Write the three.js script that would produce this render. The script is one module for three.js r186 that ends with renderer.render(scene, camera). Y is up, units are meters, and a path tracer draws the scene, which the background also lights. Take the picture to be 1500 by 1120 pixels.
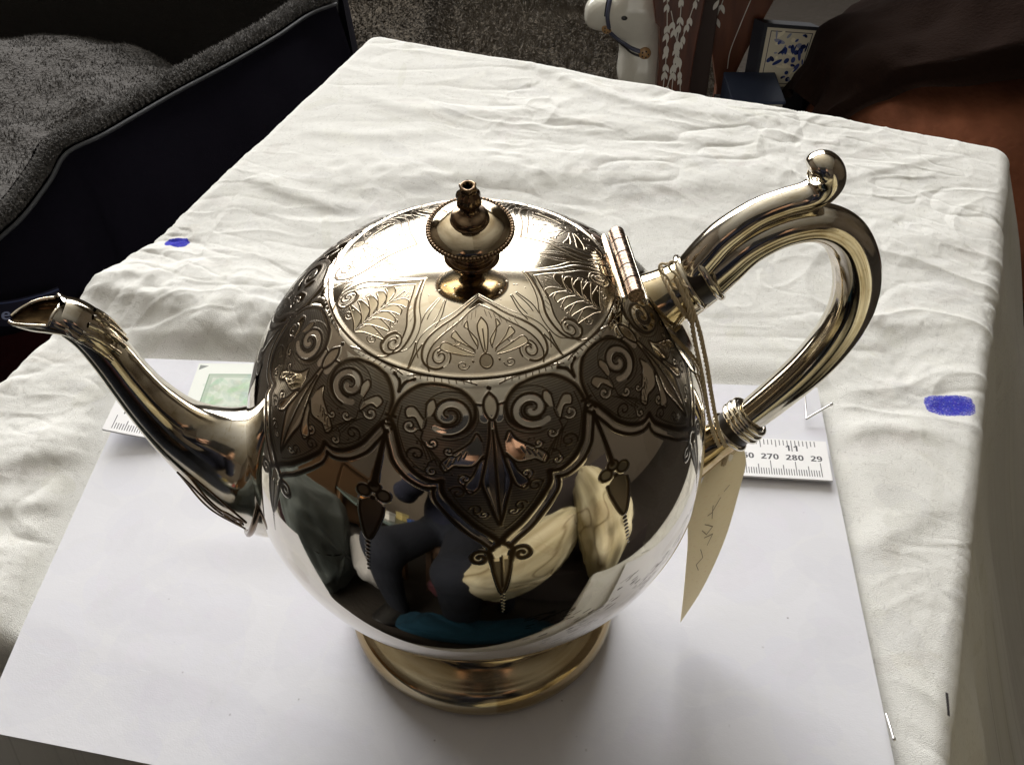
import * as THREE from 'three';
import { RectAreaLightUniformsLib } from 'three/addons/lights/RectAreaLightUniformsLib.js';
import { RoundedBoxGeometry } from 'three/addons/geometries/RoundedBoxGeometry.js';
import { MarchingCubes } from 'three/addons/objects/MarchingCubes.js';
import { mergeGeometries, mergeVertices } from 'three/addons/utils/BufferGeometryUtils.js';

/* ---------- camera, exposure, light ---------- */
const lin0 = (r, g, b) => new THREE.Color().setRGB(r, g, b);
const H = 0.45;                                   // height of the covered table top above the floor
const scene = new THREE.Scene();
scene.background = new THREE.Color(0x000000);
const camera = new THREE.PerspectiveCamera(38.96, 1024 / 764, 0.02, 40);
camera.position.set(0, H + 0.3249, 0);
camera.rotation.set(-43.53 * Math.PI / 180, 0, 0);
const renderer = new THREE.WebGLRenderer({ antialias: true });
renderer.toneMapping = THREE.LinearToneMapping;
renderer.toneMappingExposure = 1.0;
renderer.shadowMap.enabled = true;
RectAreaLightUniformsLib.init();
const WIN = { z: -2.2, x0: -1.75, x1: 0.60, y0: 0.74, y1: 2.5, cols: 3, transom: 1.88, bar: 0.06 };
const DAY = { color: lin0(1.0, 0.985, 0.96), intensity: 10.5 };

/* ---------- small helpers ---------- */
const R = (d) => d * Math.PI / 180;
function rng(seed) { let s = seed >>> 0; return () => { s = (s + 0x6d2b79f5) | 0; let t = Math.imul(s ^ (s >>> 15), 1 | s); t = (t + Math.imul(t ^ (t >>> 7), 61 | t)) ^ t; return ((t ^ (t >>> 14)) >>> 0) / 4294967296; }; }
function hash(x, y, z) { let n = Math.imul(x, 374761393) ^ Math.imul(y, 668265263) ^ Math.imul(z, 1274126177); n = Math.imul(n ^ (n >>> 13), 1274126177); return ((n ^ (n >>> 16)) >>> 0) / 4294967296; }
const sm = (t) => t * t * t * (t * (t * 6 - 15) + 10);
function noise(x, y, z = 0) {
  const xi = Math.floor(x), yi = Math.floor(y), zi = Math.floor(z), u = sm(x - xi), v = sm(y - yi), w = sm(z - zi);
  const l = (a, b, t) => a + (b - a) * t, g = (i, j, k) => hash(xi + i, yi + j, zi + k);
  return 2 * l(l(l(g(0, 0, 0), g(1, 0, 0), u), l(g(0, 1, 0), g(1, 1, 0), u), v), l(l(g(0, 0, 1), g(1, 0, 1), u), l(g(0, 1, 1), g(1, 1, 1), u), v), w) - 1;
}
const fbm = (x, y, z, o) => { let a = 0, k = 0.5; for (let i = 0; i < o; i++) { a += k * noise(x, y, z + i * 7.3); x *= 2.03; y *= 2.03; k *= 0.5; } return a; };
const clamp = (x, a, b) => Math.min(b, Math.max(a, x));
const sstep = (a, b, x) => { const t = clamp((x - a) / (b - a), 0, 1); return t * t * (3 - 2 * t); };
function spline(pts, n) {                          // Catmull-Rom through arrays of equal length
  const out = [], m = pts.length - 1, D = pts[0].length;
  for (let i = 0; i <= n; i++) {
    const f = i / n * m, k = Math.min(m - 1, Math.floor(f)), t = f - k, p = [pts[Math.max(0, k - 1)], pts[k], pts[k + 1], pts[Math.min(m, k + 2)]], q = [];
    for (let d = 0; d < D; d++) { const [a, b, c, e] = p.map((v) => v[d]); q.push(0.5 * (2 * b + (c - a) * t + (2 * a - 5 * b + 4 * c - e) * t * t + (3 * b - a - 3 * c + e) * t * t * t)); }
    out.push(q);
  }
  return out;
}
function grid(nu, nv, f, closeU = false, uvf) {     // f(i/nu, j/nv) -> [x, y, z]
  const pos = [], uv = [], idx = [];
  for (let j = 0; j <= nv; j++) for (let i = 0; i <= nu; i++) { const p = f(i / nu, j / nv); pos.push(p[0], p[1], p[2]); const q = uvf ? uvf(i / nu, j / nv, p) : [i / nu, j / nv]; uv.push(q[0], q[1]); }
  for (let j = 0; j < nv; j++) for (let i = 0; i < nu; i++) { const a = j * (nu + 1) + i, b = a + 1, c = a + nu + 1, d = c + 1; idx.push(a, b, d, a, d, c); }
  const g = new THREE.BufferGeometry();
  g.setAttribute('position', new THREE.Float32BufferAttribute(pos, 3)); g.setAttribute('uv', new THREE.Float32BufferAttribute(uv, 2)); g.setIndex(idx); g.computeVertexNormals();
  if (closeU) { const n = g.attributes.normal; for (let j = 0; j <= nv; j++) { const a = j * (nu + 1), b = a + nu; const v = new THREE.Vector3(n.getX(a) + n.getX(b), n.getY(a) + n.getY(b), n.getZ(a) + n.getZ(b)).normalize(); n.setXYZ(a, v.x, v.y, v.z); n.setXYZ(b, v.x, v.y, v.z); } }
  return g;
}
function lathe(prof, nseg, sub, uvOf, wob) {        // profile [[r, y]] from top to bottom, angle 0 faces +z and grows towards +x
  const P = sub ? spline(prof, sub) : prof, nv = P.length - 1;
  return grid(nseg, nv, (u, v) => { const [r, y] = P[Math.round(v * nv)], a = u * 2 * Math.PI, k = wob ? wob(a, y) : 0; return [(r + k) * Math.sin(a), y, (r + k) * Math.cos(a)]; }, true, uvOf ? (u, v) => uvOf(u, P[Math.round(v * nv)], Math.round(v * nv)) : null);
}
// sweep in the x-y plane; stations [x, y, a, b]: a = half size in the plane, b = half size across it; sec(phi) scales the radius
function sweep(st, n, m, sec, caps = true) {
  const S = spline(st, n), T = S.map((p, i) => { const a = S[Math.max(0, i - 1)], b = S[Math.min(n, i + 1)], l = Math.hypot(b[0] - a[0], b[1] - a[1]) || 1; return [(b[0] - a[0]) / l, (b[1] - a[1]) / l]; });
  const f = (u, v) => { const i = Math.round(v * n), [x, y, a, b] = S[i], t = T[i], ph = u * 2 * Math.PI, k = sec ? sec(ph, v) : 1, ca = a * Math.cos(ph) * k, cb = b * Math.sin(ph) * k; return [x - t[1] * ca, y + t[0] * ca, cb]; };
  const g = grid(m, n, f, true); const gs = [g];
  if (caps) for (const e of [0, 1]) { const i = e * n, c = S[i], g2 = grid(m, 1, (u, v) => { const p = f(u, e); return [c[0] + (p[0] - c[0]) * (1 - v * 0.999), c[1] + (p[1] - c[1]) * (1 - v * 0.999), p[2] * (1 - v * 0.999)]; }); gs.push(g2); }
  return gs.length > 1 ? mergeGeometries(gs) : g;
}
function tube(pts, r, n = 60, m = 8) { return new THREE.TubeGeometry(new THREE.CatmullRomCurve3(pts.map((p) => new THREE.Vector3(...p))), n, r, m, false); }
function sdfMesh(sdf, c, half, res) {
  const mc = new MarchingCubes(res, new THREE.MeshBasicMaterial(), false, false, 400000); mc.isolation = 0;
  for (let k = 0; k < res; k++) for (let j = 0; j < res; j++) for (let i = 0; i < res; i++) mc.field[i + j * res + k * res * res] = -sdf(c[0] + (i - res / 2) / (res / 2) * half, c[1] + (j - res / 2) / (res / 2) * half, c[2] + (k - res / 2) / (res / 2) * half);
  mc.update();
  let g = new THREE.BufferGeometry(); g.setAttribute('position', new THREE.BufferAttribute(mc.positionArray.slice(0, mc.count * 3), 3));
  g.scale(half, half, half); g.translate(...c); g = mergeVertices(g, half * 1e-4); g.computeVertexNormals();
  const n = g.attributes.position; g.setAttribute('uv', new THREE.Float32BufferAttribute(new Float32Array(n.count * 2).map((_, i) => (i % 2 ? n.getY(i >> 1) : n.getX(i >> 1))), 2));
  return g;
}
const capsule = (p, a, b, ra, rb) => { const d = [b[0] - a[0], b[1] - a[1], b[2] - a[2]], e = [p[0] - a[0], p[1] - a[1], p[2] - a[2]]; const t = clamp((e[0] * d[0] + e[1] * d[1] + e[2] * d[2]) / (d[0] * d[0] + d[1] * d[1] + d[2] * d[2] + 1e-12), 0, 1); return Math.hypot(e[0] - d[0] * t, e[1] - d[1] * t, e[2] - d[2] * t) - (ra + (rb - ra) * t); };
const smin = (a, b, k) => { const h = clamp(0.5 + 0.5 * (b - a) / k, 0, 1); return b + (a - b) * h - k * h * (1 - h); };

const names = {};
const numbered = (n) => { const k = names[n] = (names[n] ?? -1) + 1; return k ? n + '_' + String(k).padStart(3, '0') : n; };
function thing(name, label, category, pos = [0, 0, 0], turn = 0, group) {
  const o = new THREE.Group(); o.name = numbered(name); o.position.set(...pos); o.rotation.y = turn; o.userData = { label, category }; if (group) o.userData.group = group; scene.add(o); return o;
}
function mesh(name, g, m, parent) { const o = new THREE.Mesh(g, m); o.name = name; o.castShadow = o.receiveShadow = true; parent.add(o); return o; }
function struct(name, g, m) { const o = mesh(name, g, m, scene); o.name = numbered(name); o.userData.kind = 'structure'; return o; }
function single(name, g, m, label, category, group) { const o = mesh(name, g, m, scene); o.name = numbered(name); o.userData = { label, category }; if (group) o.userData.group = group; return o; }
const lin = (r, g, b) => new THREE.Color().setRGB(r, g, b);
const matte = (c, o = {}) => new THREE.MeshPhysicalMaterial({ color: c, roughness: 1, specularIntensity: 0.15, side: THREE.DoubleSide, ...o });
const std = (c, rough, o = {}) => new THREE.MeshStandardMaterial({ color: c, roughness: rough, side: THREE.DoubleSide, ...o });
function canvas(w, h, fill) { const c = document.createElement('canvas'); c.width = w; c.height = h; const x = c.getContext('2d'); if (fill) { x.fillStyle = fill; x.fillRect(0, 0, w, h); } return [c, x]; }
function tex(c, srgb, repeat) { const t = new THREE.CanvasTexture(c); if (srgb) t.colorSpace = THREE.SRGBColorSpace; if (repeat) { t.wrapS = t.wrapT = THREE.RepeatWrapping; t.repeat.set(...repeat); } return t; }
function dataTex(w, h, f, srgb, repeat) {
  const d = new Uint8Array(w * h * 4); for (let j = 0; j < h; j++) for (let i = 0; i < w; i++) { const v = f(i, j), k = (j * w + i) * 4, a = typeof v === 'number' ? [v, v, v] : v; d[k] = clamp(a[0], 0, 255); d[k + 1] = clamp(a[1], 0, 255); d[k + 2] = clamp(a[2], 0, 255); d[k + 3] = 255; }
  const t = new THREE.DataTexture(d, w, h); t.magFilter = t.minFilter = THREE.LinearFilter; t.wrapS = t.wrapT = THREE.RepeatWrapping; if (srgb) t.colorSpace = THREE.SRGBColorSpace; if (repeat) t.repeat.set(...repeat); t.needsUpdate = true; return t;
}
const box = (x0, x1, y0, y1, z0, z1) => { const g = new THREE.BoxGeometry(x1 - x0, y1 - y0, z1 - z0); g.translate((x0 + x1) / 2, (y0 + y1) / 2, (z0 + z1) / 2); return g; };

/* ---------- the room that closes in the light ---------- */
const wallM = std(lin(0.17, 0.14, 0.11), 0.9), ceilM = std(lin(0.62, 0.59, 0.52), 0.95);
const fluff = dataTex(256, 256, (i, j) => 128 + 90 * fbm(i / 6, j / 6, 3, 4) + 60 * (hash(i, j, 5) - 0.5));
const floorM = std(lin(0.036, 0.029, 0.023), 1, { bumpMap: fluff, bumpScale: 0.004 }); fluff.repeat.set(6, 6);
{ const [x0, x1, z0, z1, top] = [-2.6, 2.4, WIN.z, 2.3, 2.66], t = 0.2;
  struct('floor', box(x0 - t, x1 + t, -0.12, 0, z0 - t, z1 + t), floorM);
  struct('ceiling', box(x0 - t, x1 + t, top, top + 0.12, z0 - t, z1 + t), ceilM);
  const w = WIN;
  struct('window_wall', mergeGeometries([box(x0, w.x0, 0, top, z0 - t, z0), box(w.x1, x1, 0, top, z0 - t, z0), box(w.x0, w.x1, 0, w.y0, z0 - t, z0), box(w.x0, w.x1, w.y1, top, z0 - t, z0)]), wallM);
  struct('left_wall', box(x0 - t, x0, 0, top, z0, z1), wallM);
  struct('right_wall', box(x1, x1 + t, 0, top, z0, z1), wallM);
  struct('rear_wall', box(x0 - t, x1 + t, 0, top, z1, z1 + t), wallM);
  const win = thing('window', 'white framed window with three tall casements, seen mirrored in the silver', 'window', [(w.x0 + w.x1) / 2, w.y0, z0]);
  const fm = std(lin(0.7, 0.69, 0.66), 0.5), W = w.x1 - w.x0, Hh = w.y1 - w.y0, b = w.bar;
  mesh('sill', box(-W / 2 - 0.05, W / 2 + 0.05, -0.035, -0.002, -0.19, 0.06), fm, win);
  const bars = [box(-W / 2, W / 2, 0, b, -0.12, -0.05), box(-W / 2, W / 2, Hh - b, Hh, -0.12, -0.05)];
  const ys = [[b, w.transom - w.y0 - b / 2], [w.transom - w.y0 + b / 2, Hh - b]], cw = W / w.cols;
  for (let i = 0; i <= w.cols; i++) { const x = -W / 2 + i * cw, e = i === 0 ? [0, b] : i === w.cols ? [-b, 0] : [-b / 2, b / 2]; bars.push(box(x + e[0], x + e[1], b, Hh - b, -0.12, -0.05)); }
  for (let i = 0; i < w.cols; i++) { const xa = -W / 2 + i * cw + (i ? b / 2 : b), xb = -W / 2 + (i + 1) * cw - (i < w.cols - 1 ? b / 2 : b);
    bars.push(box(xa, xb, ys[0][1], ys[1][0], -0.115, -0.055));
    for (const [ya, yb] of ys) {
      const pm = new THREE.MeshStandardMaterial({ color: 0x111111, roughness: 0.4, emissive: DAY.color, emissiveIntensity: 1.2 });
      mesh('pane', box(xa, xb, ya, yb, -0.105, -0.1), pm, win);
      const l = new THREE.RectAreaLight(DAY.color, DAY.intensity, xb - xa - 0.002, yb - ya - 0.002); l.name = 'daylight'; l.position.set((xa + xb) / 2, (ya + yb) / 2, -0.095); l.rotation.y = Math.PI; win.add(l);
    } }
  mesh('frame', mergeGeometries(bars), fm, win);
}

/* ---------- the table under its white cloth ---------- */
const BOX = { o: [-0.0938, -0.6817], a: R(21.14), w: 0.4053, l: 0.4696 };
const ca = Math.cos(BOX.a), sa = Math.sin(BOX.a);
const toW = (s, t) => [BOX.o[0] + ca * s - sa * t, BOX.o[1] + sa * s + ca * t];
const toB = (x, z) => { const dx = x - BOX.o[0], dz = z - BOX.o[1]; return [dx * ca + dz * sa, -dx * sa + dz * ca]; };
// [points (s, t) of the crest, height, width on the window side, width on the room side, from / to fade]
const FOLDS = [
  [[[-0.02, 0.290], [0.01, 0.291], [0.035, 0.291], [0.077, 0.284], [0.11, 0.272], [0.14, 0.26]], 0.0075, 0.028, 0.020],
  [[[0.0, 0.300], [0.0351, 0.297], [0.06, 0.300], [0.0904, 0.307]], 0.0020, 0.010, 0.005],
  [[[0.025, 0.410], [0.0372, 0.403], [0.0528, 0.390], [0.0704, 0.382]], 0.0034, 0.012, 0.006],
  [[[0.1, 0.006], [0.1277, 0.0119], [0.1636, 0.0257], [0.1998, 0.0319], [0.24, 0.028], [0.2789, 0.0196]], 0.0022, 0.010, 0.005],
  [[[0.03, 0.183], [0.0652, 0.1668], [0.1137, 0.1479], [0.1864, 0.1194], [0.2394, 0.1031], [0.2904, 0.0788], [0.34, 0.06]], 0.0034, 0.030, 0.013],
  [[[0.30, 0.086], [0.3201, 0.0693], [0.3514, 0.0424], [0.3926, 0.0089]], 0.0010, 0.006, 0.003],
  [[[0.012, 0.22], [0.0299, 0.214], [0.065, 0.2043], [0.1251, 0.1735], [0.16, 0.158]], -0.0008, 0.004, 0.004],
  [[[0.04, 0.43], [0.0504, 0.4216], [0.068, 0.411], [0.0819, 0.4039]], 0.0016, 0.006, 0.004],
  [[[0.02, 0.184], [0.0258, 0.1865], [0.0535, 0.1912], [0.0783, 0.1918], [0.1, 0.19]], 0.0018, 0.007, 0.004],
  [[[0.33, 0.276], [0.3432, 0.2662], [0.3666, 0.2538], [0.3934, 0.2467]], 0.0014, 0.008, 0.005],
  [[[0.345, 0.33], [0.3622, 0.3198], [0.3803, 0.3022], [0.3962, 0.2813]], 0.0014, 0.008, 0.005],
  [[[0.30, 0.15], [0.33, 0.135], [0.36, 0.115], [0.40, 0.10]], 0.0013, 0.009, 0.006],
  [[[0.1, 0.05], [0.14, 0.062], [0.19, 0.066], [0.25, 0.055], [0.31, 0.045]], 0.0014, 0.008, 0.006],
  [[[0.03, 0.08], [0.07, 0.085], [0.11, 0.075], [0.15, 0.07]], 0.0014, 0.008, 0.006],
  [[[0.02, 0.13], [0.06, 0.122], [0.1, 0.104]], 0.0012, 0.007, 0.005],
  [[[0.31, 0.20], [0.34, 0.187], [0.37, 0.18], [0.40, 0.165]], 0.0012, 0.008, 0.005],
].map(([p, h, a, b]) => ({ p: spline(p, p.length * 5), h, a, b }));
function foldHeight(s, t) {
  let y = 0;
  for (const { p, h, a, b } of FOLDS) {
    let best = 1e9, bt = 0, side = 0;
    for (let i = 0; i < p.length - 1; i++) {
      const dx = p[i + 1][0] - p[i][0], dz = p[i + 1][1] - p[i][1], L = dx * dx + dz * dz, k = clamp(((s - p[i][0]) * dx + (t - p[i][1]) * dz) / L, 0, 1), ex = s - p[i][0] - dx * k, ez = t - p[i][1] - dz * k, d = ex * ex + ez * ez;
      if (d < best) { best = d; bt = (i + k) / (p.length - 1); side = (dx * ez - dz * ex); }
    }
    const d = Math.sqrt(best), w = side > 0 ? b : a; if (d > w * 3.2) continue;
    const q = d / w; y += h * Math.sin(Math.PI * clamp(bt, 0.02, 0.98)) ** 0.5 * Math.exp(-q * q * 0.9) * (1 + 0.2 * noise(s * 120, t * 120));
  }
  return y;
}
const ridge = (v) => 1 - Math.abs(v) * 2;
function clothHeight(s, t) {
  const x = s * ca - t * sa, z = s * sa + t * ca;                                  // stretched across the picture
  const wx = x + 0.012 * noise(x * 22, z * 22, 4), wz = z + 0.010 * noise(x * 24, z * 24, 9);
  const cr = (v) => Math.pow(1 - Math.min(1, Math.abs(v) * 2.2), 2.2);               // a pinched crease
  const msk = clamp(0.55 + 1.1 * noise(x * 11, z * 11, 61), 0.25, 1.3), qx = wx * 0.94 + wz * 0.34, qz = wz * 0.94 - wx * 0.34;
  let y = 0.0006 * ridge(noise(wx * 15, wz * 34, 1)) + 0.0003 * ridge(noise(qx * 36 + 3, qz * 70, 2)) + 0.0013 * noise(wx * 8, wz * 17, 11);
  y += 0.0008 * cr(noise(qx * 17, qz * 30, 31)) - 0.0008 * cr(noise(wx * 24 + 9, wz * 44, 37)) + msk * (0.0005 * cr(noise(qx * 52, wz * 80, 41)) - 0.00044 * cr(noise(wx * 64, qz * 100, 43)) + 0.00018 * cr(noise(qx * 120, wz * 150, 47))) + 0.00020 * noise(wx * 120, wz * 190, 3);
  y += 0.00008 * noise(x * 420, z * 420, 6);
  return y * (0.8 + 0.7 * noise(x * 7, z * 7, 21)) + foldHeight(s, t);
}
const underPaper = (s, t) => { const [x, z] = toW(s, t), c = Math.cos(0.0636), n = Math.sin(0.0636), dx = x + 0.1639, dz = z + 0.357, u = dx * c + dz * n, v = -dx * n + dz * c; return sstep(-0.016, 0.0, u) * sstep(0.313, 0.297, u) * sstep(-0.016, 0.0, v) * sstep(0.250, 0.222, v); };
{
  const ink = [0.24, 0.26], stains = [[0.0152, 0.2488, 0.0052, 0.0042], [0.3895, 0.2281, 0.0098, 0.0060]];
  const S0 = -0.03, SW = 0.47 + 0.06, T0 = -0.03, N = 2048; const [c, x] = canvas(N, N, '#e4e4e0'); const rnd = rng(11), px = N / SW;
  for (let i = 0; i < 900; i++) { x.fillStyle = `rgba(${rnd() < 0.5 ? '190,186,175' : '246,245,240'},${0.05 + 0.09 * rnd()})`; x.beginPath(); x.ellipse(rnd() * N, rnd() * N, 10 + 60 * rnd(), 4 + 18 * rnd(), rnd() * 3, 0, 7); x.fill(); }
  for (let i = 0; i < 60000; i++) { const v = rnd() < 0.5; x.fillStyle = `rgba(${v ? '150,148,142' : '255,255,252'},${0.10 + 0.20 * rnd()})`; const h = rnd() < 0.5; x.fillRect(rnd() * N, rnd() * N, h ? 3 + 7 * rnd() : 1.1, h ? 1.1 : 3 + 7 * rnd()); }
  // damask leaves woven into the cloth, very faint
  for (let i = 0; i < 46; i++) { const s = (0.05 + 0.36 * rnd()) - S0, t = 0.46 * rnd() - T0; x.fillStyle = 'rgba(150,150,146,0.09)'; x.beginPath(); x.ellipse(s * px, t * px, 46, 26, -0.4 + rnd() * 1.2, 0, 7); x.fill(); }
  for (const [s, t, a, b] of stains) for (let i = 0; i < 11000; i++) {
    const q = Math.sqrt(rnd()) * 1.08, an = rnd() * 6.283, f = 1 / Math.pow(Math.abs(Math.cos(an)) ** 3 + Math.abs(Math.sin(an)) ** 3, 1 / 3) * (1 + 0.06 * noise(an * 3, s * 50)), k = q < 0.55 ? 1 : Math.max(0.08, 1 - (q - 0.55) * 1.5), gx = noise(a * 9000 * Math.cos(an) * q, b * 9000 * Math.sin(an) * q, 5);
    if (gx < 0.02 && rnd() > 0.30 * k) continue;
    const U = a * q * f * Math.cos(an), V = b * q * f * Math.sin(an), X = (s - S0 + U * ca + V * sa) * px, Y = (t - T0 - U * sa + V * ca) * px;
    x.fillStyle = `rgba(${12 + 44 * rnd() | 0},${14 + 46 * rnd() | 0},${140 + 70 * rnd() | 0},${0.2 + 0.6 * k * rnd()})`; x.fillRect(X, Y, 0.8 + 1.6 * rnd(), 0.8 + 1.6 * rnd()); }
  x.strokeStyle = 'rgba(25,20,25,0.85)'; x.lineWidth = 4; x.beginPath(); x.moveTo((0.4005 - S0) * px, (0.371 - T0) * px); x.lineTo((0.4022 - S0) * px, (0.379 - T0) * px); x.stroke();
  const weave = dataTex(256, 256, (i, j) => 128 + 40 * Math.sin(i * Math.PI / 2) * Math.cos(j * Math.PI / 2) + 150 * (hash(i, j, 1) - 0.5) + 50 * noise(i / 2, j / 1.5, 2), false, [20, 20]);
  const map = tex(c, true); map.wrapS = map.wrapT = THREE.ClampToEdgeWrapping;
  const clothM = new THREE.MeshPhysicalMaterial({ map, roughness: 0.95, side: THREE.DoubleSide, bumpMap: weave, bumpScale: 0.0004, sheen: 0.3, sheenRoughness: 0.6, sheenColor: lin(0.9, 0.88, 0.84) });
  const rE = 0.008, rC = 0.011, drop = H - 0.008, N1 = 560, N2 = 620, w = BOX.w, l = BOX.l;
  // rows: parameter runs past each edge into the hanging part
  const axis = (len, n) => { const a = [], hang = 46; for (let i = hang; i >= 1; i--) a.push(-(Math.pow(i / hang, 1.7) * (drop + 0.02)) + 0); for (let i = 0; i <= n; i++) a.push(len * i / n); for (let i = 1; i <= hang; i++) a.push(len + Math.pow(i / hang, 1.7) * (drop + 0.02)); return a; };
  const as = axis(w, N1), at = axis(l, N2);
  const hangPoint = (s, t) => {
    const cs = clamp(s, rC, w - rC), ct = clamp(t, rC, l - rC), ds = s - cs, dt = t - ct; let d = Math.hypot(ds, dt), y = H, cap = 0;
    const base = clothHeight(clamp(s, 0, w), clamp(t, 0, l));
    if (d < 1e-7) { const k = underPaper(s, t); return [s, y + base * (1 - k) - 0.0026 * k, t]; }
    const ns = ds / d, nt = dt / d;
    const edge = rC - rE;                                                          // flat until here
    const dd = d - edge; if (dd <= 0) { const k = underPaper(s, t); return [s, y + base * (1 - k) - 0.0026 * k, t]; }
    const arc = rE * Math.PI / 2; let out = edge, down = 0;
    if (dd < arc) { out += rE * Math.sin(dd / rE); down = rE * (1 - Math.cos(dd / rE)); } else { out += rE; down = rE + (dd - arc); }
    const along = (Math.abs(ns) > Math.abs(nt) ? t : s), hang = Math.max(0, dd - arc), right = ns > 0.5 ? 1 : 0;
    const fl = (right ? 0.35 : 0.05) * hang + hang * 0.10 * noise(along * 13, 3 + (ns > 0 ? 5 : 0) + (nt > 0 ? 9 : 0), hang * 2) + 0.004 * noise(along * 40, 8, hang * 6) * Math.min(1, hang * 20);
    const k = underPaper(s, t), b = base * (1 - k);
    return [cs + ns * (out + fl) + ns * b * Math.min(1, dd / arc), H - Math.min(down, H - 0.004) + (b - 0.0026 * k) * Math.max(0, 1 - dd / arc / 2), ct + nt * (out + fl) + nt * b * Math.min(1, dd / arc)];
  };
  const g = grid(as.length - 1, at.length - 1, (u, v) => { const s = as[Math.round(u * (as.length - 1))], t = at[Math.round(v * (at.length - 1))], p = hangPoint(s, t), q = toW(p[0], p[2]); return [q[0], p[1], q[1]]; }, false,
    (u, v) => [(as[Math.round(u * (as.length - 1))] - S0) / SW, 1 - (at[Math.round(v * (at.length - 1))] - T0) / SW]);
  single('tablecloth', g, clothM, 'creased white cotton cloth with two blue ink spots covering the box under the teapot', 'tablecloth');
}

/* ---------- paper, ruler, card and pins ---------- */
const PAP = { x: -0.1639, z: -0.357, a: 0.0636 };
const pw = (u, v) => [PAP.x + Math.cos(PAP.a) * u - Math.sin(PAP.a) * v, PAP.z + Math.sin(PAP.a) * u + Math.cos(PAP.a) * v];
const frontOf = (x, z) => toB(x, z)[1] - (BOX.l - 0.012), leftOf = (x, z) => -toB(x, z)[0];
{
  const grain = dataTex(128, 128, (i, j) => 128 + 70 * (hash(i, j, 3) - 0.5) + 50 * fbm(i / 9, j / 9, 1, 3), false, [8, 6]);
  const [pc, pX] = canvas(1024, 700, '#dedfe5'), pr = rng(44); for (let i = 0; i < 500; i++) { pX.fillStyle = `rgba(${pr() < 0.5 ? '200,202,214' : '226,228,236'},0.10)`; pX.beginPath(); pX.ellipse(pr() * 1024, pr() * 700, 20 + 60 * pr(), 10 + 40 * pr(), pr() * 3, 0, 7); pX.fill(); } for (let i = 0; i < 60; i++) { pX.fillStyle = `rgba(90,84,90,${0.1 + 0.5 * pr() ** 3})`; const r = 0.5 + 1.3 * pr(); pX.fillRect(pr() * 1024, pr() * 700, r, r * (1 + pr())); } const paperMap = tex(pc, true);
  const paperM = std(0xffffff, 0.8, { map: paperMap, bumpMap: grain, bumpScale: 0.00006 });
  const P = (u, v) => { const [x, z] = pw(u * 0.297, v * Math.min(0.1885, 0.178 + 0.14 * u * 0.297 + 0.0008)), f = Math.max(0, frontOf(x, z)); return [x, H + 0.0002 - 0.035 * f + 0.0012 * fbm(x * 14, z * 14, 5, 2) + 0.0007 * Math.sin((u * 0.7 + v) * 5) + 0.0005 * Math.exp(-(((v - 0.55 + 0.1 * u) / 0.05) ** 2)) * sstep(0.1, 0.2, u) * sstep(0.45, 0.3, u) + (v < 0.03 ? 0.0 : 0), z]; };
  const top = grid(120, 90, P), bot = grid(120, 90, (u, v) => { const p = P(u, v); return [p[0], p[1] - 0.00012, p[2]]; });
  single('paper_sheet', mergeGeometries([top, bot]), paperM, 'plain white sheet of printer paper lying flat beneath the teapot', 'paper');
}
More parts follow.
